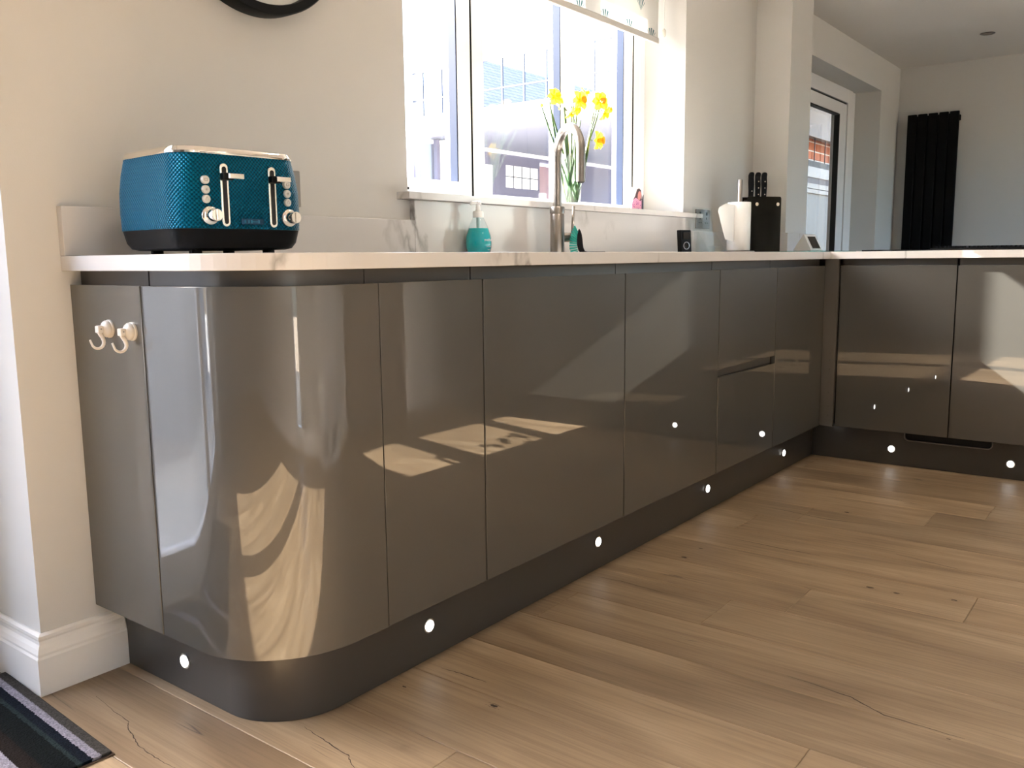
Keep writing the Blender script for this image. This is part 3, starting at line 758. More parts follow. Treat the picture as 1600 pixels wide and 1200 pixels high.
# leaves standing with the flowers
for k, (hx, hz, w) in enumerate(((2.47, 1.41, .0055), (2.58, 1.40, .006), (2.43, 1.36, .005), (2.62, 1.37, .0055))):
    a = k*1.7 + .5; s = Vector((vx+.018*math.cos(a), vy+.018*math.sin(a), vz+.014)); e_ = Vector((hx, .03+.015*math.sin(a), hz)); bm = B(); rows = []
    for u in (0, .2, .45, .7, .9, 1):
        c_ = s.lerp(e_, u); ww = w*(1 if u < .8 else (1.2-u)*2)
        rows.append([bm.verts.new(c_+Vector((-ww, 0, 0))), bm.verts.new(c_+Vector((0, .002, 0))), bm.verts.new(c_+Vector((ww, 0, 0)))])
    for r0, r1 in zip(rows, rows[1:]):
        for j in range(2): bm.faces.new((r0[j], r0[j+1], r1[j+1], r1[j]))
    o = obj('daffodil_leaf', bm, M_stem, smooth='all')
    md = o.modifiers.new('thick', 'SOLIDIFY'); md.thickness = .0012
    tag(o, ['broad green daffodil leaf left of centre in the vase', 'broad green daffodil leaf right of centre in the vase',
            'broad green daffodil leaf at the left of the vase', 'broad green daffodil leaf at the right of the vase'][k], 'leaf', 'daffodil leaves in the vase')

# ---- photo print on the sill
ph = thing('photo_print', 'small photo of a person in a pink top, propped on the window sill', 'photo', (2.95, .02, 1.079))
px0, px1, pz0, pz1, pyy = 2.905, 3.005, 1.0792, 1.170, .006
card = obj('card', bx(px0, px1, pyy, pyy+.002, pz0, pz1), mat('photo_card', (.80, .76, .75), .35), ph)
def flat(pts, lay, name, c):
    bm = B(); prism(bm, [(px0+u*(px1-px0), pz0+v*(pz1-pz0)) for u, v in pts], pyy-.0002-.0002*lay, pyy-.0002*lay, 'y')
    obj(name, bm, mat('print_'+name, c, .4), card)
flat([(.02, .02), (.85, .02), (.86, .4), (.72, .52), (.45, .60), (.2, .48), (.08, .3)], 1, 'top_print', (.75, .30, .45))
flat([(.12, .42), (.3, .62), (.45, .92), (.62, .98), (.78, .9), (.84, .65), (.86, .45), (.7, .42), (.5, .5), (.35, .55)], 2, 'hair_print', (.06, .015, .02))
flat([(.5, .55), (.58, .46), (.7, .46), (.79, .58), (.8, .75), (.7, .86), (.58, .82), (.52, .7)], 3, 'face_print', (.62, .24, .22))
flat([(.84, .0), (1, .0), (1, .72), (.9, .62), (.84, .4)], 2, 'dark_figure_print', (.02, .012, .03))
bm = B(); random.seed(11)
for k in range(16):
    u, v = random.uniform(.1, .8), random.uniform(.05, .42)
    prism(bm, [(px0+(u+.03*math.cos(a))*(px1-px0), pz0+(v+.03*math.sin(a))*(pz1-pz0)) for a in (0, 1.25, 2.5, 3.8, 5.0)], pyy-.0008, pyy-.0006, 'y')
obj('flower_print', bm, mat('print_flower', (.28, .05, .25), .4), card)

# ---- black gadget with a ring button
gx, gy = 3.155, -.11
gd = thing('doorbell_chime', 'small black box with a ring-shaped button leaning by the splashback', 'doorbell', (gx, gy, ZW))
bm = B(); box(bm, -.0285, .0285, -.013, .013, 0, .098)
bmesh.ops.translate(bm, verts=[v for v in bm.verts if v.co.z > .05], vec=(0, .008, 0))
obj('casing', bm, M_black, gd, bevel=.003).location = (0, 0, 0)
obj('screen', bx(-.018, .018, -.0148, -.0132, .058, .088), M_blackg, gd)
obj('ring_button', lathe(B(), [(.0165, -.0145), (.0165, -.0165), (.0135, -.017), (.0135, -.0145)], (0, 0, .032), 28, 'y', cap=False), mat('grey_ring', (.28, .28, .3), .3, .6), gd, smooth=True)
obj('button', lathe(B(), [(.009, -.0148), (.009, -.0165)], (0, 0, .032), 24, 'y'), M_blackg, gd)
for c_ in gd.children:
    if c_.name.startswith(('screen', 'ring', 'button')): c_.location = c_.location + gd.location
gd.rotation_euler.z = math.radians(-24)

# ---- clear acrylic stand
ac = thing('acrylic_stand', 'clear acrylic recipe stand in front of the steel socket, left of the kitchen roll', 'stand', (3.42, -.09, ZW))
bm = B(); q = Matrix.Rotation(math.radians(-14), 4, 'X')
pts = rrect(.20, .205, .012, 4, 0, .1025)
v0 = [bm.verts.new(Vector((3.435+x, -.075+y*.10, ZW+y))) for x, y in pts]; v1 = [bm.verts.new(v.co + Vector((0, -.003, 0))) for v in v0]
for k in range(len(pts)): bm.faces.new((v0[k], v0[(k+1) % len(pts)], v1[(k+1) % len(pts)], v1[k]))
bm.faces.new(v0[::-1]); bm.faces.new(v1)
obj('back_sheet', bm, M_clear, ac)
for s_ in (3.345, 3.52):
    obj('side_leg', prism(B(), [(-.072, ZW), (-.13, ZW), (-.135, ZW+.012), (-.079, ZW+.10)], s_, s_+.003, 'x'), M_clear, ac)
obj('lip', bx(3.335, 3.535, -.139, -.136, ZW, ZW+.030), M_clear, ac)
# ---- kitchen roll on its holder
kx, ky = 3.515, -.20
hr = thing('towel_holder', 'steel kitchen roll holder with an upright rod', 'holder', (kx, ky, ZW))
obj('base', lathe(B(), [(.072, ZW), (.072, ZW+.006), (.069, ZW+.009)], (kx, ky, 0), 36), M_steel, hr, smooth=True)
obj('rod', lathe(B(), [(.0115, ZW+.009), (.0115, ZW+.322), (.009, ZW+.325)], (kx+.002, ky, 0), 20), M_steel, hr, smooth=True)
solo('paper_towel_roll', lathe(B(), [(.0195, ZW+.011), (.0505, ZW+.011), (.0515, ZW+.015), (.0515, ZW+.222), (.0505, ZW+.225), (.0195, ZW+.225), (.0195, ZW+.011)], (kx, ky, 0), 40, cap=False),
     mat('kitchen_paper', (.68, .665, .63), .9, bump=.25, bscale=120), 'white roll of kitchen paper on the steel holder', 'kitchen roll', smooth=True)
# loose sheets of the roll hanging to its left
def sheet(pts):
    bm = B(); f = [bm.verts.new((a, -.2, b)) for k, (a, b) in enumerate(pts)]
    g_ = [bm.verts.new(v.co+Vector((.0007, .0008, 0))) for v in f]; n_ = len(f)
    for k in range(n_): bm.faces.new((f[k], f[(k+1) % n_], g_[(k+1) % n_], g_[k]))
    bm.faces.new(f); bm.faces.new(g_[::-1]); return bm
roll = [o for o in COL.objects if o.name == 'paper_towel_roll'][0]
obj('loose_sheet', sheet([(3.462, 1.112), (3.372, 1.115), (3.305, 1.096), (3.290, 1.078), (3.37, .96), (3.463, .95)]), roll.data.materials[0], roll)
# ---- knife block, smoked acrylic, with three knives
kb = thing('knife_block', 'smoked see-through knife block with two steel studs, right of the kitchen roll', 'knife block', (3.86, -.20, ZW))
M_smoke = glass('smoked_acrylic', (.10, .11, .11), .5)
ux = Vector((.80, -.60, 0)).normalized(); uy = Vector((.60, .80, 0)).normalized(); oc = Vector((3.812, -.182, ZW))
def kbox(bm, r0, r1, f0, f1, z0, z1, rad=0):
    vs_ = [bm.verts.new(oc + ux*r + uy*f + Vector((0, 0, z))) for z in (z0, z1) for r, f in ((r0, f0), (r1, f0), (r1, f1), (r0, f1))]
    for f in ((3, 2, 1, 0), (4, 5, 6, 7), (0, 1, 5, 4), (1, 2, 6, 5), (2, 3, 7, 6), (3, 0, 4, 7)): bm.faces.new([vs_[i_] for i_ in f])
    return bm
def kpanel(f0, f1):
    bm = B(); pts = [(-.09, 0), (.09, 0)] + [(.082+.008*math.cos(math.radians(a)), .255+.008*math.sin(math.radians(a))) for a in (0, 30, 60, 90)] + [(-.082+.008*math.cos(math.radians(a)), .255+.008*math.sin(math.radians(a))) for a in (90, 120, 150, 180)]
    v0 = [bm.verts.new(oc+ux*a+uy*f0+Vector((0, 0, b+.0005))) for a, b in pts]; v1 = [bm.verts.new(oc+ux*a+uy*f1+Vector((0, 0, b+.0005))) for a, b in pts]
    for k in range(len(pts)): bm.faces.new((v0[k], v0[(k+1) % len(pts)], v1[(k+1) % len(pts)], v1[k]))
    bm.faces.new(v0); bm.faces.new(v1[::-1]); return bm
obj('front_panel', kpanel(-.030, -.026), M_smoke, kb); obj('back_panel', kpanel(.026, .030), M_smoke, kb)
wb_ = obj('holding_bar', kbox(B(), -.078, .078, -.0255, .0255, .200, .250), mat('black_brown_wood', (.018, .010, .008), .4), kb)
obj('foot_bar', kbox(B(), -.085, .085, -.0255, .0255, .0005, .012), M_black, kb)
for s_ in (-.042, .070):
    c_ = oc + ux*s_ + uy*(-.0305) + Vector((0, 0, .228))
    bm = tube(B(), [c_, c_ - uy*.004], [.0095, .0085], 18); obj('stud', bm, M_chrome, wb_, smooth=True)
M_blade = mat('dark_blade_steel', (.18, .18, .18), .3, 1)
for k, (s_, h, lab) in enumerate(((-.056, .130, 'black-handled knife standing leftmost in the smoked block'), (-.021, .130, 'black-handled knife with steel rivets standing in the middle of the block'), (.013, .128, 'black-handled knife standing rightmost in the smoked block'))):
    kt = thing('kitchen_knife', lab, 'knife', oc + ux*s_ + Vector((0, 0, .25)), 'knives in the smoked block')
    prf = [(-.010, .2505), (.010, .2505), (.012, .285), (.0135, .32), (.0115, .352), (.0135, .372), (.008, .378), (-.006, .378), (-.0125, .365), (-.0125, .33), (-.0105, .295)]
    bm = B(); v0 = [bm.verts.new(oc+ux*(s_+a)+uy*(-.008)+Vector((0, 0, b))) for a, b in prf]; v1 = [bm.verts.new(oc+ux*(s_+a)+uy*.008+Vector((0, 0, b))) for a, b in prf]
    for j in range(len(prf)): bm.faces.new((v0[j], v0[(j+1) % len(prf)], v1[(j+1) % len(prf)], v1[j]))
    bm.faces.new(v0); bm.faces.new(v1[::-1])
    hn = obj('handle', bm, M_black, kt, bevel=.003, smooth=True)
    c_ = oc + ux*(s_+.002) + Vector((0, 0, .3785)); bm = B()
    kbox(bm, s_-.005, s_+.009, -.006, .006, .3782, .3800); obj('pommel', bm, M_chrome, hn)
    for z in ((.275, .305, .335) if k else (.29,)):
        c_ = oc + ux*s_ + uy*(-.0084) + Vector((0, 0, z)); obj('rivet', tube(B(), [c_, c_-uy*.0008], .0028, 10), M_chrome, hn)
    bm = kbox(B(), s_-.009+.004*k, s_+.010, -.001, .001, .03+.03*k, .198); obj('blade', bm, M_blade, kt)

# ---- glass worktop saver and white smart display in the corner
solo('glass_board', prism(B(), rrect(.62, .22, .015, 4, 3.80, -.44), ZW+.0002, ZW+.006), glass('green_edge_glass', (.55, .78, .72), 1.0), 'clear glass worktop protector with a green edge lying in front of the knife block', 'glass board')
dx_, dy_ = 4.09, -.315
sdp = thing('smart_display', 'small white wedge-shaped display with a black screen in the corner of the worktop', 'display', (dx_, dy_, ZW))
fx = Vector((.97, -.24, 0)); fyv = Vector((.24, .97, 0)); oo = Vector((dx_, dy_, ZW+.0065))
bm = B(); prf = [(-.052, 0), (-.056, .004), (-.012, .080), (-.006, .082), (.048, .006), (.046, 0)]
v0 = [bm.verts.new(oo-fx*.048+fyv*a+Vector((0, 0, b))) for a, b in prf]; v1 = [bm.verts.new(oo+fx*.048+fyv*a+Vector((0, 0, b))) for a, b in prf]
for j in range(len(prf)): bm.faces.new((v0[j], v0[(j+1) % len(prf)], v1[(j+1) % len(prf)], v1[j]))
bm.faces.new(v0); bm.faces.new(v1[::-1])
obj('housing', bm, mat('white_plastic', (.72, .71, .69), .35), sdp, bevel=.002)
bm = B(); n2 = Vector((-.956, 0, -.29))  # slope of the front face in (f, z)
def scr(r, t_, o_): # t_ 0..1 up the face
    a = -.056+.044*t_; b = .004+.076*t_
    return oo + fx*r + fyv*(a-.0008*o_) + Vector((0, 0, b+.0002*o_))
vv = [bm.verts.new(scr(r, t_, o_)) for o_ in (.6, 1.6) for r, t_ in ((-.031, .12), (.035, .12), (.035, .88), (-.031, .88))]
for f in ((3, 2, 1, 0), (4, 5, 6, 7), (0, 1, 5, 4), (1, 2, 6, 5), (2, 3, 7, 6), (3, 0, 4, 7)): bm.faces.new([vv[i_] for i_ in f])
obj('screen', bm, M_blackg, sdp)

# ---- hob with its downdraft grille
hb = thing('hob', 'black glass induction hob set on the right run of worktop', 'hob', (3.86, -1.2, ZW))
obj('glass_top', prism(B(), rrect(.55, .88, .006, 3, 3.86, -1.16), ZW, ZW+.0055), M_blackg, hb)
gr = obj('extractor_frame', prism(B(), rrect(.13, .46, .01, 3, 3.87, -1.17), ZW+.0056, ZW+.011), M_black, hb, bevel=.001)
for k in range(26): obj('grille_bar', bx(3.812, 3.928, -1.385+k*.0170, -1.385+k*.0170+.008, ZW+.0112, ZW+.019), M_blackm, gr)

# ================================================================== ON THE WALLS AND DOORS
# ---- suction hooks on the end panel
M_hook = mat('cream_plastic', (.66, .62, .56), .35)
M_pivot = mat('pivot_grey', (.2, .2, .2), .4)
K = .80
for k, (yy, zz, lab) in enumerate(((-.147, .757, 'white suction hook on the flat end panel, the one nearer the wall'), (-.230, .755, 'white suction hook on the flat end panel, the one nearer the curved door'))):
    X = .5882
    t = thing('suction_hook', lab, 'hook', (X, yy, zz), 'white suction hooks')
    def cu(l): return [(r*K, X-h*K) for r, h in l]
    obj('cup', lathe(B(), cu([(.0225, .0), (.0225, .004), (.0205, .006), (.021, .010), (.018, .015), (.012, .019), (.008, .021)]), (0, yy, zz), 28, 'x'), M_hook, t, smooth=True)
    obj('boss', bx(X-.034*K, X-.0205*K, yy-.009*K, yy+.009*K, zz-.009*K, zz+.009*K), M_hook, t, bevel=.002)
    obj('pivot', lathe(B(), [(.0015, yy-.0078), (.0015, yy-.0070)], (X-.027*K, 0, zz+.001), 10, 'y'), M_pivot, t)
    pth = [(.030, -.004), (.025, -.013), (.0195, -.022)]
    for a in range(30, -171, -18): pth.append((.033-.0155*math.cos(math.radians(a)), -.031+.0155*math.sin(math.radians(a))))
    pth.append((.052, -.024))
    pth = [(X-p_*K, yy, zz+q_*K) for p_, q_ in pth]; n_ = len(pth)
    obj('hook', tube(B(), pth, [.0048*K]*3+[(.0048-.0024*j_/(n_-4))*K for j_ in range(n_-3)], 12), M_hook, t, smooth='all')

# ---- clock
ck = thing('wall_clock', 'round wall clock with a deep black rim above the toaster', 'clock', (1.075, 0, 1.46))
R_o, zc = .25, 1.715; cxk = 1.075
obj('rim', lathe(B(), [(R_o-.004, -.0008), (R_o, -.004), (R_o, -.046), (R_o-.003, -.05), (R_o-.022, -.05), (R_o-.024, -.046), (R_o-.024, -.02)], (cxk, 0, zc), 96, 'y', cap=False), M_black, ck, smooth=True)
obj('face', lathe(B(), [(R_o-.0235, -.018), (R_o-.0235, -.024)], (cxk, 0, zc), 96, 'y'), mat('clock_face', (.72, .74, .70), .4), ck)
bm = B()
for k in range(12):
    a = k*PI/6; s1, s2 = .185, .21
    tube(bm, [(cxk+s1*math.sin(a), -.025, zc+s1*math.cos(a)), (cxk+s2*math.sin(a), -.025, zc+s2*math.cos(a))], .003, 6)
obj('hour_marks', bm, M_black, ck)
obj('hour_hand', tube(B(), [(cxk, -.027, zc), (cxk+.07, -.027, zc+.08)], .004, 8), M_black, ck)
obj('minute_hand', tube(B(), [(cxk, -.030, zc), (cxk-.04, -.030, zc+.17)], .003, 8), M_black, ck)

# ---- blind
def blind_mat():
    m = bpy.data.materials.new('shell_print_fabric'); m.use_nodes = True; n = m.node_tree.nodes; l = m.node_tree.links; p = n['Principled BSDF']
    g = n.new('ShaderNodeNewGeometry'); se = n.new('ShaderNodeSeparateXYZ'); l.new(g.outputs['Position'], se.inputs[0])
    def mth(op, a, b=None):
        x = n.new('ShaderNodeMath'); x.operation = op
        for i_, s in enumerate((a, b)):
            if s is None: continue
            if isinstance(s, (int, float)): x.inputs[i_].default_value = s
            else: l.new(s, x.inputs[i_])
        return x.outputs[0]
    P_ = .19
    row = mth('FLOOR', mth('DIVIDE', se.outputs[2], .105)); odd = mth('MULTIPLY', mth('MODULO', row, 2), P_/2)
    u = mth('SUBTRACT', mth('MODULO', mth('ADD', se.outputs[0], odd), P_), P_/2)
    v = mth('SUBTRACT', mth('MODULO', se.outputs[2], .105), .030)
    # fan: polar about the foot of the shell
    r = mth('SQRT', mth('ADD', mth('MULTIPLY', u, u), mth('MULTIPLY', v, v)))
    th = mth('ARCTAN2', u, v)
    rays = mth('GREATER_THAN', mth('COSINE', mth('MULTIPLY', th, 16)), -.1)
    ins = mth('MULTIPLY', mth('LESS_THAN', r, .052), mth('LESS_THAN', mth('ABSOLUTE', th), .75))
    f = mth('MULTIPLY', rays, ins)
    hem = mth('LESS_THAN', se.outputs[2], 1.833)
    mx = n.new('ShaderNodeMix'); mx.data_type = 'RGBA'; mx.inputs[6].default_value = (.66, .655, .63, 1); mx.inputs[7].default_value = (.07, .17, .19, 1)
    l.new(f, mx.inputs[0]); l.new(mx.outputs[2], p.inputs['Base Color']); p.inputs['Roughness'].default_value = .85
    t = n.new('ShaderNodeBsdfTranslucent'); l.new(mx.outputs[2], t.inputs[0])
    ms = n.new('ShaderNodeMixShader'); ms.inputs[0].default_value = .36; l.new(p.outputs[0], ms.inputs[1]); l.new(t.outputs[0], ms.inputs[2])
    l.new(ms.outputs[0], n['Material Output'].inputs[0]); return m
bl = thing('window_blind', 'white roller blind printed with blue-green shells at the top of the kitchen window', 'blind', (2.45, .1, 1.81))
M_blind = blind_mat()
obj('fabric', bx(1.63, 3.29, .100, .1012, 1.836, 2.10), M_blind, bl)
obj('hem_bar', bx(1.63, 3.29, .094, .108, 1.810, 1.836), mat('grey_hem_fabric', (.52, .51, .49), .85), bl, bevel=.003)
obj('roller', lathe(B(), [(.02, 1.62), (.02, 3.30)], (0, .1, 2.095), 20, 'x'), M_white, bl, smooth=True)
obj('chain', tube(B(), [(3.325, .09, 1.86), (3.325, .09, 1.98), (3.325, .09, 2.09)], .002, 8), M_white, bl)
obj('chain_end', lathe(B(), [(.003, 1.845), (.009, 1.852), (.009, 1.872), (.004, 1.88)], (3.325, .09, 0), 14), mat('cream_chain_end', (.6, .58, .5), .4), bl, smooth=True)

# ---- radiator
rd = thing('radiator', 'tall black vertical radiator with five flat panels on the far beige wall', 'radiator', (6.86, -.26, .3))
w_ = .062; y0r = -.085
for k in range(5):
    ya_ = y0r - k*.0715
    obj('panel', bx(6.822, 6.845, ya_-w_, ya_, .25, 1.905), M_blackm, rd, bevel=.005)
obj('header', bx(6.846, 6.872, -.438, -.088, 1.84, 1.88), M_blackm, rd, bevel=.004); obj('header', bx(6.846, 6.872, -.438, -.088, .28, .32), M_blackm, rd, bevel=.004)
obj('gap_shade_plate', bx(6.8455, 6.8458, -.432, -.09, .262, 1.893), M_blackm, rd)  # black sheet added as the shade between the panels
for z in (.38, 1.78):
    for yy in (-.14, -.39): obj('bracket', bx(6.872, 6.8995, yy-.012, yy+.012, z, z+.03), M_blackm, rd)

# ---- downlight
dl = thing('ceiling_downlight', 'small round recessed downlight, unlit, in the ceiling near the radiator', 'light', (6.115, -.707, H-.004))
obj('bezel', lathe(B(), [(.034, H-.0005), (.044, H-.001), (.044, H-.003), (.033, H-.005)], (6.115, -.707, 0), 32, cap=False), mat('dark_bronze', (.05, .04, .03), .35, .6), dl, smooth=True)
obj('lamp', lathe(B(), [(.033, H-.0035), (.03, H-.002), (.001, H-.002)], (6.115, -.707, 0), 24), mat('lamp_lens', (.18, .15, .12), .2, .3), dl)

# ---- lit downlights over the kitchen floor (outside the frame, mirrored in the chrome and the doors)
M_lit = emit('warm_lamp_lens', (1.0, .86, .68), 5)
for k, (lx, ly) in enumerate(((.55, -1.15), (1.75, -1.15), (2.95, -1.15), (.55, -2.35), (1.75, -2.35), (2.95, -2.35))):
    t = thing('ceiling_downlight', 'lit round recessed downlight in the kitchen ceiling, %s' % ('left end of the row over the cabinets', 'middle of the row over the cabinets', 'right end of the row over the cabinets', 'left end of the row behind the camera', 'middle of the row behind the camera', 'right end of the row behind the camera')[k], 'light', (lx, ly, H-.004), 'lit kitchen downlights')
    obj('bezel', lathe(B(), [(.034, H-.0005), (.044, H-.001), (.044, H-.003), (.033, H-.005)], (lx, ly, 0), 32, cap=False), M_steel, t, smooth=True)
    obj('lamp', lathe(B(), [(.033, H-.0035), (.03, H-.002), (.001, H-.002)], (lx, ly, 0), 24), M_lit, t)
    ld = bpy.data.lights.new('downlight', 'AREA'); ld.shape = 'DISK'; ld.size = .06; ld.energy = LAMP_W; ld.color = (1.0, .88, .74); ld.spread = math.radians(130)
    lo_ = bpy.data.objects.new('downlight', ld); COL.objects.link(lo_); lo_.parent = t; lo_.location = (0, 0, -.006)

# ---- french door on the far right
def glazed_door(name, x0, x1, z1, yf, leaves, kind='structure', zb=.02):
    d = bpy.data.objects.new(name, None); COL.objects.link(d); d.location = ((x0+x1)/2, yf, 0); tag(d, kind=kind)
    bm = B(); box(bm, x0, x0+.06, yf, yf+.07, 0, z1); box(bm, x1-.06, x1, yf, yf+.07, 0, z1); box(bm, x0+.06, x1-.06, yf, yf+.07, z1-.06, z1); box(bm, x0+.06, x1-.06, yf, yf+.07, 0, .03)
    obj('door_frame', bm, M_upvc, d, bevel=.003)
    for a, b in leaves:
        bm = B(); w = .085
        box(bm, a, a+w, yf+.004, yf+.064, .035, z1-.066); box(bm, b-w, b, yf+.004, yf+.064, .035, z1-.066)
        box(bm, a+w, b-w, yf+.004, yf+.064, .035, .035+.10); box(bm, a+w, b-w, yf+.004, yf+.064, z1-.066-w, z1-.066)
        s = obj('door_leaf', bm, M_upvc, d, bevel=.003)
        obj('pane', bx(a+w, b-w, yf+.034, yf+.038, .135, z1-.066-w), M_glass, s)
        bm = B(); box(bm, b-w-.012, b-w-.0005, yf+.005, yf+.033, .136, z1-.067-w); box(bm, a+w+.0005, b-w-.0125, yf+.005, yf+.033, z1-.079-w, z1-.067-w)
        obj('gasket', bm, M_dark, s)
        bm = B(); box(bm, b+.0003, b+.0055, yf+.004, yf+.05, .035, z1-.066); box(bm, a, b+.0055, yf+.004, yf+.05, z1-.0655, z1-.0605)
        obj('gap_dark_strip', bm, M_dark, s)  # dark strip stands in for the gap round the leaf
    return d
d1 = glazed_door('door_1', 4.9, 6.42, 2.036, .168, [])
for o in list(d1.children):
    bpy.data.objects.remove(o)
# frame with a wide right post, one leaf
yf = .168
bm = B(); box(bm, 6.23, 6.33, yf, yf+.07, 0, 2.036); box(bm, 6.33, 6.42, yf+.010, yf+.07, 0, 2.036); box(bm, 4.9, 6.23, yf, yf+.07, 1.945, 2.036); box(bm, 4.9, 4.96, yf, yf+.07, 0, 1.945)
obj('door_frame', bm, M_upvc, d1, bevel=.002)
bm = B(); box(bm, 6.055, 6.213, yf+.004, yf+.06, .03, 1.932); box(bm, 4.965, 6.055, yf+.004, yf+.06, 1.852, 1.932); box(bm, 4.965, 5.05, yf+.004, yf+.06, .03, 1.852); box(bm, 5.05, 6.055, yf+.004, yf+.06, .03, .14)
lf = obj('door_leaf', bm, M_upvc, d1, bevel=.002)
obj('pane', bx(5.05, 6.055, yf+.036, yf+.040, .14, 1.852), M_glass, lf)
bm = B(); box(bm, 6.043, 6.0545, yf+.0, yf+.035, .141, 1.851); box(bm, 5.051, 6.0425, yf+.0, yf+.035, 1.843, 1.8515)
obj('gasket', bm, M_dark, lf)
bm = B(); box(bm, 6.2135, 6.2295, yf+.012, yf+.05, .03, 1.9445); box(bm, 4.965, 6.213, yf+.012, yf+.05, 1.9325, 1.9445)
obj('gap_dark_strip', bm, M_dark, lf)  # dark strip in place of the open gap beside the leaf

# ---- patio door at the left
glazed_door('door_2', -1.6, XW, 2.10, .205, [(-1.535, -.57), (-.565+.0, .405)])
# ---- striped mat
def mat_stripes():
    m = bpy.data.materials.new('striped_pile'); m.use_nodes = True; n = m.node_tree.nodes; l = m.node_tree.links; p = n['Principled BSDF']
    g = n.new('ShaderNodeTexCoord'); se = n.new('ShaderNodeSeparateXYZ'); l.new(g.outputs['Object'], se.inputs[0])
    t = n.new('ShaderNodeTexNoise'); t.inputs['Scale'].default_value = 260; t.inputs['Detail'].default_value = 4; l.new(g.outputs['Object'], t.inputs['Vector'])
    j = n.new('ShaderNodeMath'); j.operation = 'MULTIPLY_ADD'; j.inputs[1].default_value = .010; l.new(t.outputs[0], j.inputs[0]); l.new(se.outputs[0], j.inputs[2])
    r = n.new('ShaderNodeMapRange'); r.inputs[1].default_value = -.1+.154; r.inputs[2].default_value = .46+.154; l.new(j.outputs[0], r.inputs[0])
    ra_ = n.new('ShaderNodeValToRGB'); ra_.color_ramp.interpolation = 'CONSTANT'; e = ra_.color_ramp.elements
    navy = (.004, .006, .011); blk = (.003, .0045, .005); brn = (.010, .007, .006); gry = (.045, .042, .038); lav = (.20, .19, .225); grn = (.014, .022, .023)
    stops = [(-.1, gry), (-.04, navy), (.05, lav), (.08, blk), (.16, brn), (.20, grn), (.215, navy), (.290, lav), (.314, brn), (.342, blk), (.384, grn), (.394, navy), (.410, lav), (.427, gry)]
    while len(e) < len(stops): e.new(.5)
    for q_, (x_, c_) in zip(e, stops): q_.position = (x_+.1)/.56; q_.color = (*c_, 1)
    l.new(r.outputs[0], ra_.inputs[0])
    sp = n.new('ShaderNodeValToRGB'); sp.color_ramp.elements[0].position = .35; sp.color_ramp.elements[0].color = (.5, .5, .5, 1); sp.color_ramp.elements[1].position = .7; sp.color_ramp.elements[1].color = (1.6, 1.6, 1.6, 1)
    l.new(t.outputs[0], sp.inputs[0]); mx = n.new('ShaderNodeMix'); mx.data_type = 'RGBA'; mx.blend_type = 'MULTIPLY'; mx.inputs[0].default_value = .7
    l.new(ra_.outputs[0], mx.inputs[6]); l.new(sp.outputs[0], mx.inputs[7]); l.new(mx.outputs[2], p.inputs['Base Color']); p.inputs['Roughness'].default_value = .95; p.inputs['Specular IOR Level'].default_value = .08
    b = n.new('ShaderNodeBump'); b.inputs['Strength'].default_value = .9; b.inputs['Distance'].default_value = .003; l.new(t.outputs[0], b.inputs['Height']); l.new(b.outputs[0], p.inputs['Normal'])
    return m
dm = thing('door_mat', 'dark striped door mat on the oak floor by the patio door', 'mat', (.1, -.08, .0005))
obj('pile', bx(-.75, .442, -.325, .165, .0025, .0085), mat_stripes(), dm, bevel=.002)
obj('backing', bx(-.755, .445, -.329, .169, .0004, .0026), mat('brown_backing', (.09, .055, .035), .8), dm)
dm.rotation_euler.z = math.radians(-2.9)

# ================================================================== REST OF THE ROOM (seen in the gloss doors) AND ADDED LIGHT OPENINGS
t = thing('oven_tower', 'tall white oven housing against the rear wall, outside the photo', 'cabinet', (1.4, -2.9, 0))
obj('body', bx(.9, 1.9, -2.999, -2.72, .0, 2.15), M_white, t, bevel=.002)
obj('oven_front', bx(1.05, 1.75, -2.7195, -2.705, 1.0, 1.55), M_blackg, t)
for xx in (1.0, 1.45):
    obj('vent_grille', bx(xx, xx+.28, -2.7195, -2.715, .06, .16), mat('grey_grille', (.25, .25, .25), .5) if 'grey_grille' not in bpy.data.materials else bpy.data.materials['grey_grille'], t)
w3 = bpy.data.objects.new('window_added_strip', None); COL.objects.link(w3); w3.location = (-.1, -3.1, .06); tag(w3, kind='structure')  # added slit opening for the bright strip mirrored in the curved door
bm = B(); ring(bm, -.22, .06, .06, 2.06, .04, -3.16, -3.09); obj('window_frame', bm, M_upvc, w3, bevel=.003)
obj('pane', bx(-.18, .02, -3.127, -3.123, .10, 2.02), M_glass, w3)
bm = B(); box(bm, 3.38, 3.45, -2.9995, -2.98, 0, 2.1); box(bm, 2.45, 2.52, -2.9995, -2.98, 0, 2.1); box(bm, 2.52, 3.38, -2.9995, -2.98, 2.03, 2.1)
struct('trim_door', bm, M_white)
obj_d = struct('door_3', bx(2.52, 3.38, -2.9995, -2.985, 0.005, 2.03), mat('brown_door', (.20, .15, .11), .4))
w2 = bpy.data.objects.new('window_added_light', None); COL.objects.link(w2); w2.location = (5.7, -3.1, .95); tag(w2, kind='structure')  # added opening that lets sky light onto the radiator wall
bm = B(); ring(bm, 4.95, 6.45, .95, 2.05, .06, -3.16, -3.09); box(bm, 5.67, 5.73, -3.16, -3.09, 1.01, 1.99)
obj('window_frame', bm, M_upvc, w2, bevel=.003)
for a, b in ((5.01, 5.67), (5.73, 6.39)): obj('pane', bx(a, b, -3.127, -3.123, 1.01, 1.99), M_glass, w2)

# ================================================================== OUTSIDE
struct('ground_patio', bx(-14, 22, -14, -3.21, -.25, -.08), mat('rear_warm_bounce', (.52, .42, .30), .9))  # unseen ground, coloured to warm the light through the added window
struct('ground_outside', bx(-14, 22, .3, 22, -.25, -.08), mat('pale_paving', (.50, .49, .47), .8, var=.15, vscale=1.5))
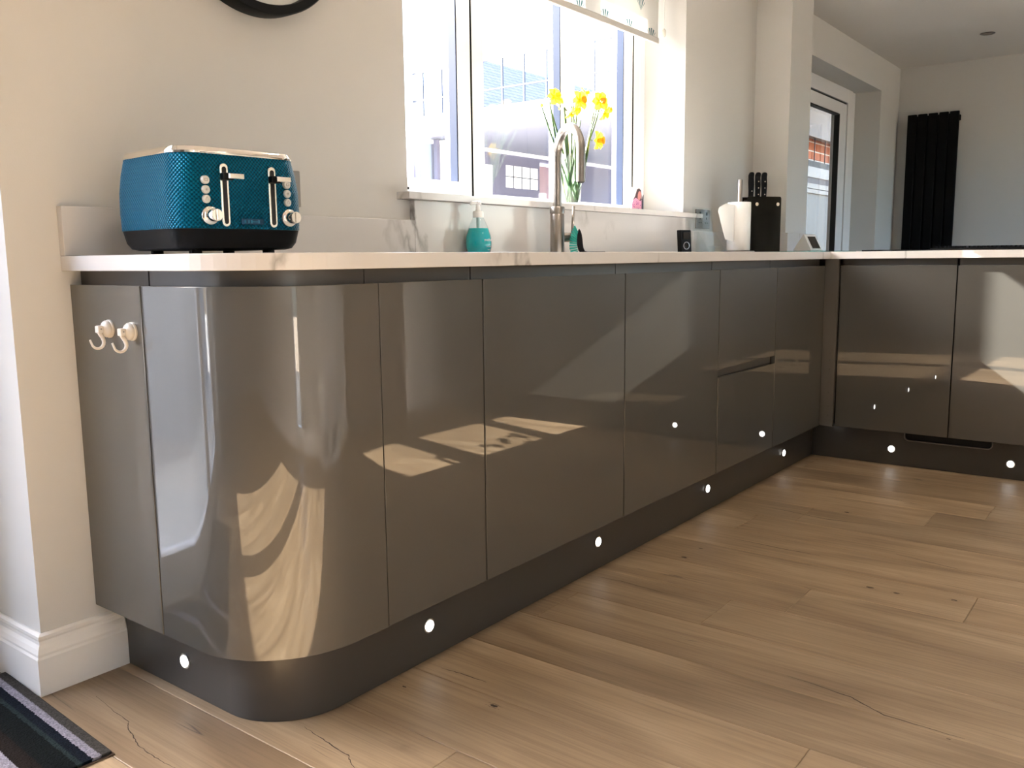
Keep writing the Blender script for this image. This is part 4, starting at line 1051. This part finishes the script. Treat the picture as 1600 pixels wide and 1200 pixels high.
# unseen wall added to block low sun at the patio door
gw = thing('sun_block_wall', 'unseen grey wall added outside the patio door to block low sun', 'wall', (-1.5, 2.1, -.1))
obj('wall', bx(-5.5, 1.0, 2.0, 2.2, -.08, 1.80), mat('sun_block_grey', (.24, .26, .30), .9), gw); obj('coping', bx(-5.55, 1.05, 1.95, 2.25, 1.80, 1.86), M_white, gw)  # grey darkened to dim its reflection in the end cabinet
# conservatory beyond the window: wing whose side runs away from us at x = 6.83
cv = thing('conservatory', 'white-framed conservatory with leaded top lights seen through the kitchen window', 'conservatory', (7.5, 3.5, -.08))
M_lav = mat('grey_lavender_render', (.085, .085, .125), .9, var=.06)
M_lead = mat('lead_strip', (.012, .018, .035), .6)
obj('side_beam', bx(6.83, 6.95, 1.2, 5.02, 2.20, 2.40), M_upvc, cv)
obj('soffit', bx(6.95, 11.5, 1.2, 5.02, 2.21, 2.30), mat('grey_soffit', (.12, .125, .16), .9), cv)
obj('top_rail', bx(6.83, 6.90, 1.2, 5.02, 2.95, 3.02), M_upvc, cv)
for k in range(14):
    y_ = 1.32 + .269*k
    obj('lead_bar', bx(6.845, 6.863, y_-.009, y_+.009, 2.40, 2.859), M_lead, cv)
obj('lead_bar', bx(6.8445, 6.8635, 1.2, 5.02, 2.562, 2.578), M_lead, cv); obj('lead_bar', bx(6.8445, 6.8635, 1.2, 5.02, 2.848, 2.860), M_lead, cv)
for y_ in (1.2, 2.95, 4.96): obj('post', bx(6.83, 6.90, y_, y_+.06, 2.40, 2.95), M_upvc, cv)
for y_ in (4.96,): obj('corner_post', bx(6.83, 6.90, y_, y_+.06, -.08, 2.20), M_lav, cv)
bm = B()   # far wall with a door opening and window openings
def wall_xz(bm, xs, zs, holes, y0, y1):
    for a, b in zip(xs, xs[1:]):
        for c_, d_ in zip(zs, zs[1:]):
            mx_, mz_ = (a+b)/2, (c_+d_)/2
            if any(h[0] < mx_ < h[1] and h[2] < mz_ < h[3] for h in holes): continue
            box(bm, a, b, y0, y1, c_, d_)
holes = [(8.55, 9.25, 1.765, 2.04), (6.9, 7.14, 1.76, 1.96), (9.27, 9.60, .0, 2.13), (8.02, 8.30, 1.0, 2.02)]
wall_xz(bm, [6.83, 6.9, 7.14, 8.02, 8.30, 8.55, 9.25, 9.27, 9.60, 11.5], [-.08, 0, 1.0, 1.76, 1.765, 1.96, 2.02, 2.04, 2.13, 2.2], holes, 5.02, 5.12)
obj('far_wall', bm, M_lav, cv)
obj('gutter', bx(6.95, 11.5, 4.96, 5.019, 2.165, 2.20), M_upvc, cv)
def far_window(x0, x1, z0, z1, nx, nz):
    f = obj('window', bx(x0+.001, x1-.001, 5.035, 5.05, z0+.001, z1-.001), M_upvc, cv)
    bm = B()
    for k in range(1, nx): box(bm, x0+(x1-x0)*k/nx-.005, x0+(x1-x0)*k/nx+.005, 5.028, 5.0345, z0, z1)
    for k in range(1, nz): box(bm, x0, x1, 5.028, 5.0345, z0+(z1-z0)*k/nz-.005, z0+(z1-z0)*k/nz+.005)
    obj('glazing_bar', bm, M_lead, f)
far_window(8.55, 9.25, 1.765, 2.04, 4, 2); far_window(6.9, 7.14, 1.76, 1.96, 2, 1); far_window(8.02, 8.30, 1.0, 2.02, 1, 2)
obj('door', bx(9.30, 9.52, 5.04, 5.07, 0, 2.08), mat('plum_door', (.20, .13, .15), .6), cv)
obj('door_post', bx(9.52, 9.59, 5.02, 5.08, 0, 2.12), M_upvc, cv)
obj('grey_post', bx(7.15, 7.19, 4.9, 4.95, -.08, 2.2), M_lav, cv); obj('white_post', bx(7.24, 7.48, 4.88, 4.94, -.08, 2.2), M_upvc, cv)
# neighbour's tiled roof beyond
def tile_mat():
    m = bpy.data.materials.new('pale_roof_tiles'); m.use_nodes = True; n = m.node_tree.nodes; l = m.node_tree.links; p = n['Principled BSDF']
    g = n.new('ShaderNodeTexCoord'); b = n.new('ShaderNodeTexBrick'); b.inputs['Scale'].default_value = 5; b.inputs['Color1'].default_value = (.17, .16, .20, 1)
    b.inputs['Color2'].default_value = (.22, .21, .25, 1); b.inputs['Mortar'].default_value = (.06, .07, .12, 1); b.inputs['Mortar Size'].default_value = .04
    b.inputs['Brick Width'].default_value = .9; b.inputs['Row Height'].default_value = .5
    mp = n.new('ShaderNodeMapping'); mp.inputs['Rotation'].default_value = (PI/2, 0, 0); l.new(g.outputs['Object'], mp.inputs[0]); l.new(mp.outputs[0], b.inputs['Vector'])
    l.new(b.outputs[0], p.inputs['Base Color']); p.inputs['Roughness'].default_value = .9; return m
nh = thing('neighbour_house', 'neighbouring house with a pale tiled roof beyond the conservatory', 'house', (17, 10, -.08))
bm = B(); v = [bm.verts.new(c_) for c_ in ((12, 9, 3.2), (24, 9, 3.2), (24, 12, 5.6), (15.5, 12, 5.6), (12, 9.2, 3.1), (24, 9.2, 3.1), (24, 12.2, 5.5), (15.5, 12.2, 5.5))]
for f in ((0, 1, 2, 3), (7, 6, 5, 4), (0, 4, 5, 1), (1, 5, 6, 2), (2, 6, 7, 3), (3, 7, 4, 0)): bm.faces.new([v[i_] for i_ in f])
obj('roof', bm, tile_mat(), nh)
obj('wall', bx(12.3, 24, 9.5, 12, -.08, 3.2), mat('pale_house_wall', (.62, .58, .56), .9), nh)
# brick wall, white rails and door seen through the far glazed door
bw = thing('brick_wall', 'sunlit orange-red brick wall seen through the far glazed door', 'wall', (7.2, 1.0, -.08))
X0, X1, Yb_ = 6.4, 8.8, .95
obj('mortar', bx(X0, X1, Yb_, Yb_+.1, -.08, 2.30), mat('pale_mortar', (.72, .66, .58), .9), bw)
M_brick = mat('orange_brick', (.50, .17, .085), .85, bump=.5, bscale=60, var=.25, vscale=9)
for rrow in range(5):
    z = 1.665 + rrow*.078; o_ = 0 if rrow % 2 else .115
    x = X0 - .23 + o_
    while x < X1:
        a, b = max(x, X0), min(x+.215, X1)
        if b-a > .03: obj('brick', bx(a, b, Yb_-.008, Yb_-.0002, z, z+.064), M_brick, bw)
        x += .23
M_cream = mat('cream_rail', (.36, .31, .26), .5)
cp_ = thing('glazed_screen', 'white rails and pale panels of a glazed screen, seen through the far glazed door', 'screen', (7.4, .7, -.08))
obj('rail', bx(6.2, 8.8, .74, .80, 1.535, 1.62), M_cream, cp_); obj('rail', bx(6.2, 8.8, .74, .80, 1.444, 1.484), M_cream, cp_); obj('rail', bx(6.2, 8.8, .74, .80, 1.405, 1.438), M_cream, cp_)
obj('stone_ledge', bx(6.2, 8.8, .76, .80, 1.62, 1.675), mat('grey_ledge', (.12, .115, .10), .9, var=.5, vscale=40), cp_)
obj('brown_band', bx(6.2, 8.8, .75, .79, 1.484, 1.535), mat('brown_band', (.05, .022, .02), .5), cp_)
obj('panel', bx(6.2, 8.8, .76, .79, -.08, 1.405), mat('grey_panel', (.18, .165, .145), .5), cp_)
obj('header', bx(6.2, 8.8, .74, .80, 1.865, 2.30), mat('pale_header', (.26, .215, .18), .7), cp_)
for k in range(9): obj('lead_bar', bx(6.50+k*.27, 6.506+k*.27, .76, .766, 1.675, 1.865), M_lead, cp_)
pr_ = thing('daylight_block_roof', 'flat roof and walls added outside the far glazed door to cut daylight', 'roof', (6.5, .7, 2.3))  # added enclosure that cuts daylight through the far door
obj('deck', bx(4.6, 8.8, .301, 1.06, 2.301, 2.38), mat('daylight_block_top', (.6, .58, .55), .7), pr_)
obj('end_wall', bx(8.8, 8.88, .301, 1.06, -.08, 1.7), mat('daylight_block_end', (.5, .46, .42), .8), pr_)
obj('side_wall', bx(4.6, 4.68, .301, 1.06, -.08, 2.30), mat('daylight_block_side', (.5, .46, .42), .8), pr_)
obj('back_wall', bx(4.68, 6.19, .96, 1.06, -.08, 2.30), bpy.data.materials['daylight_block_side'], pr_)
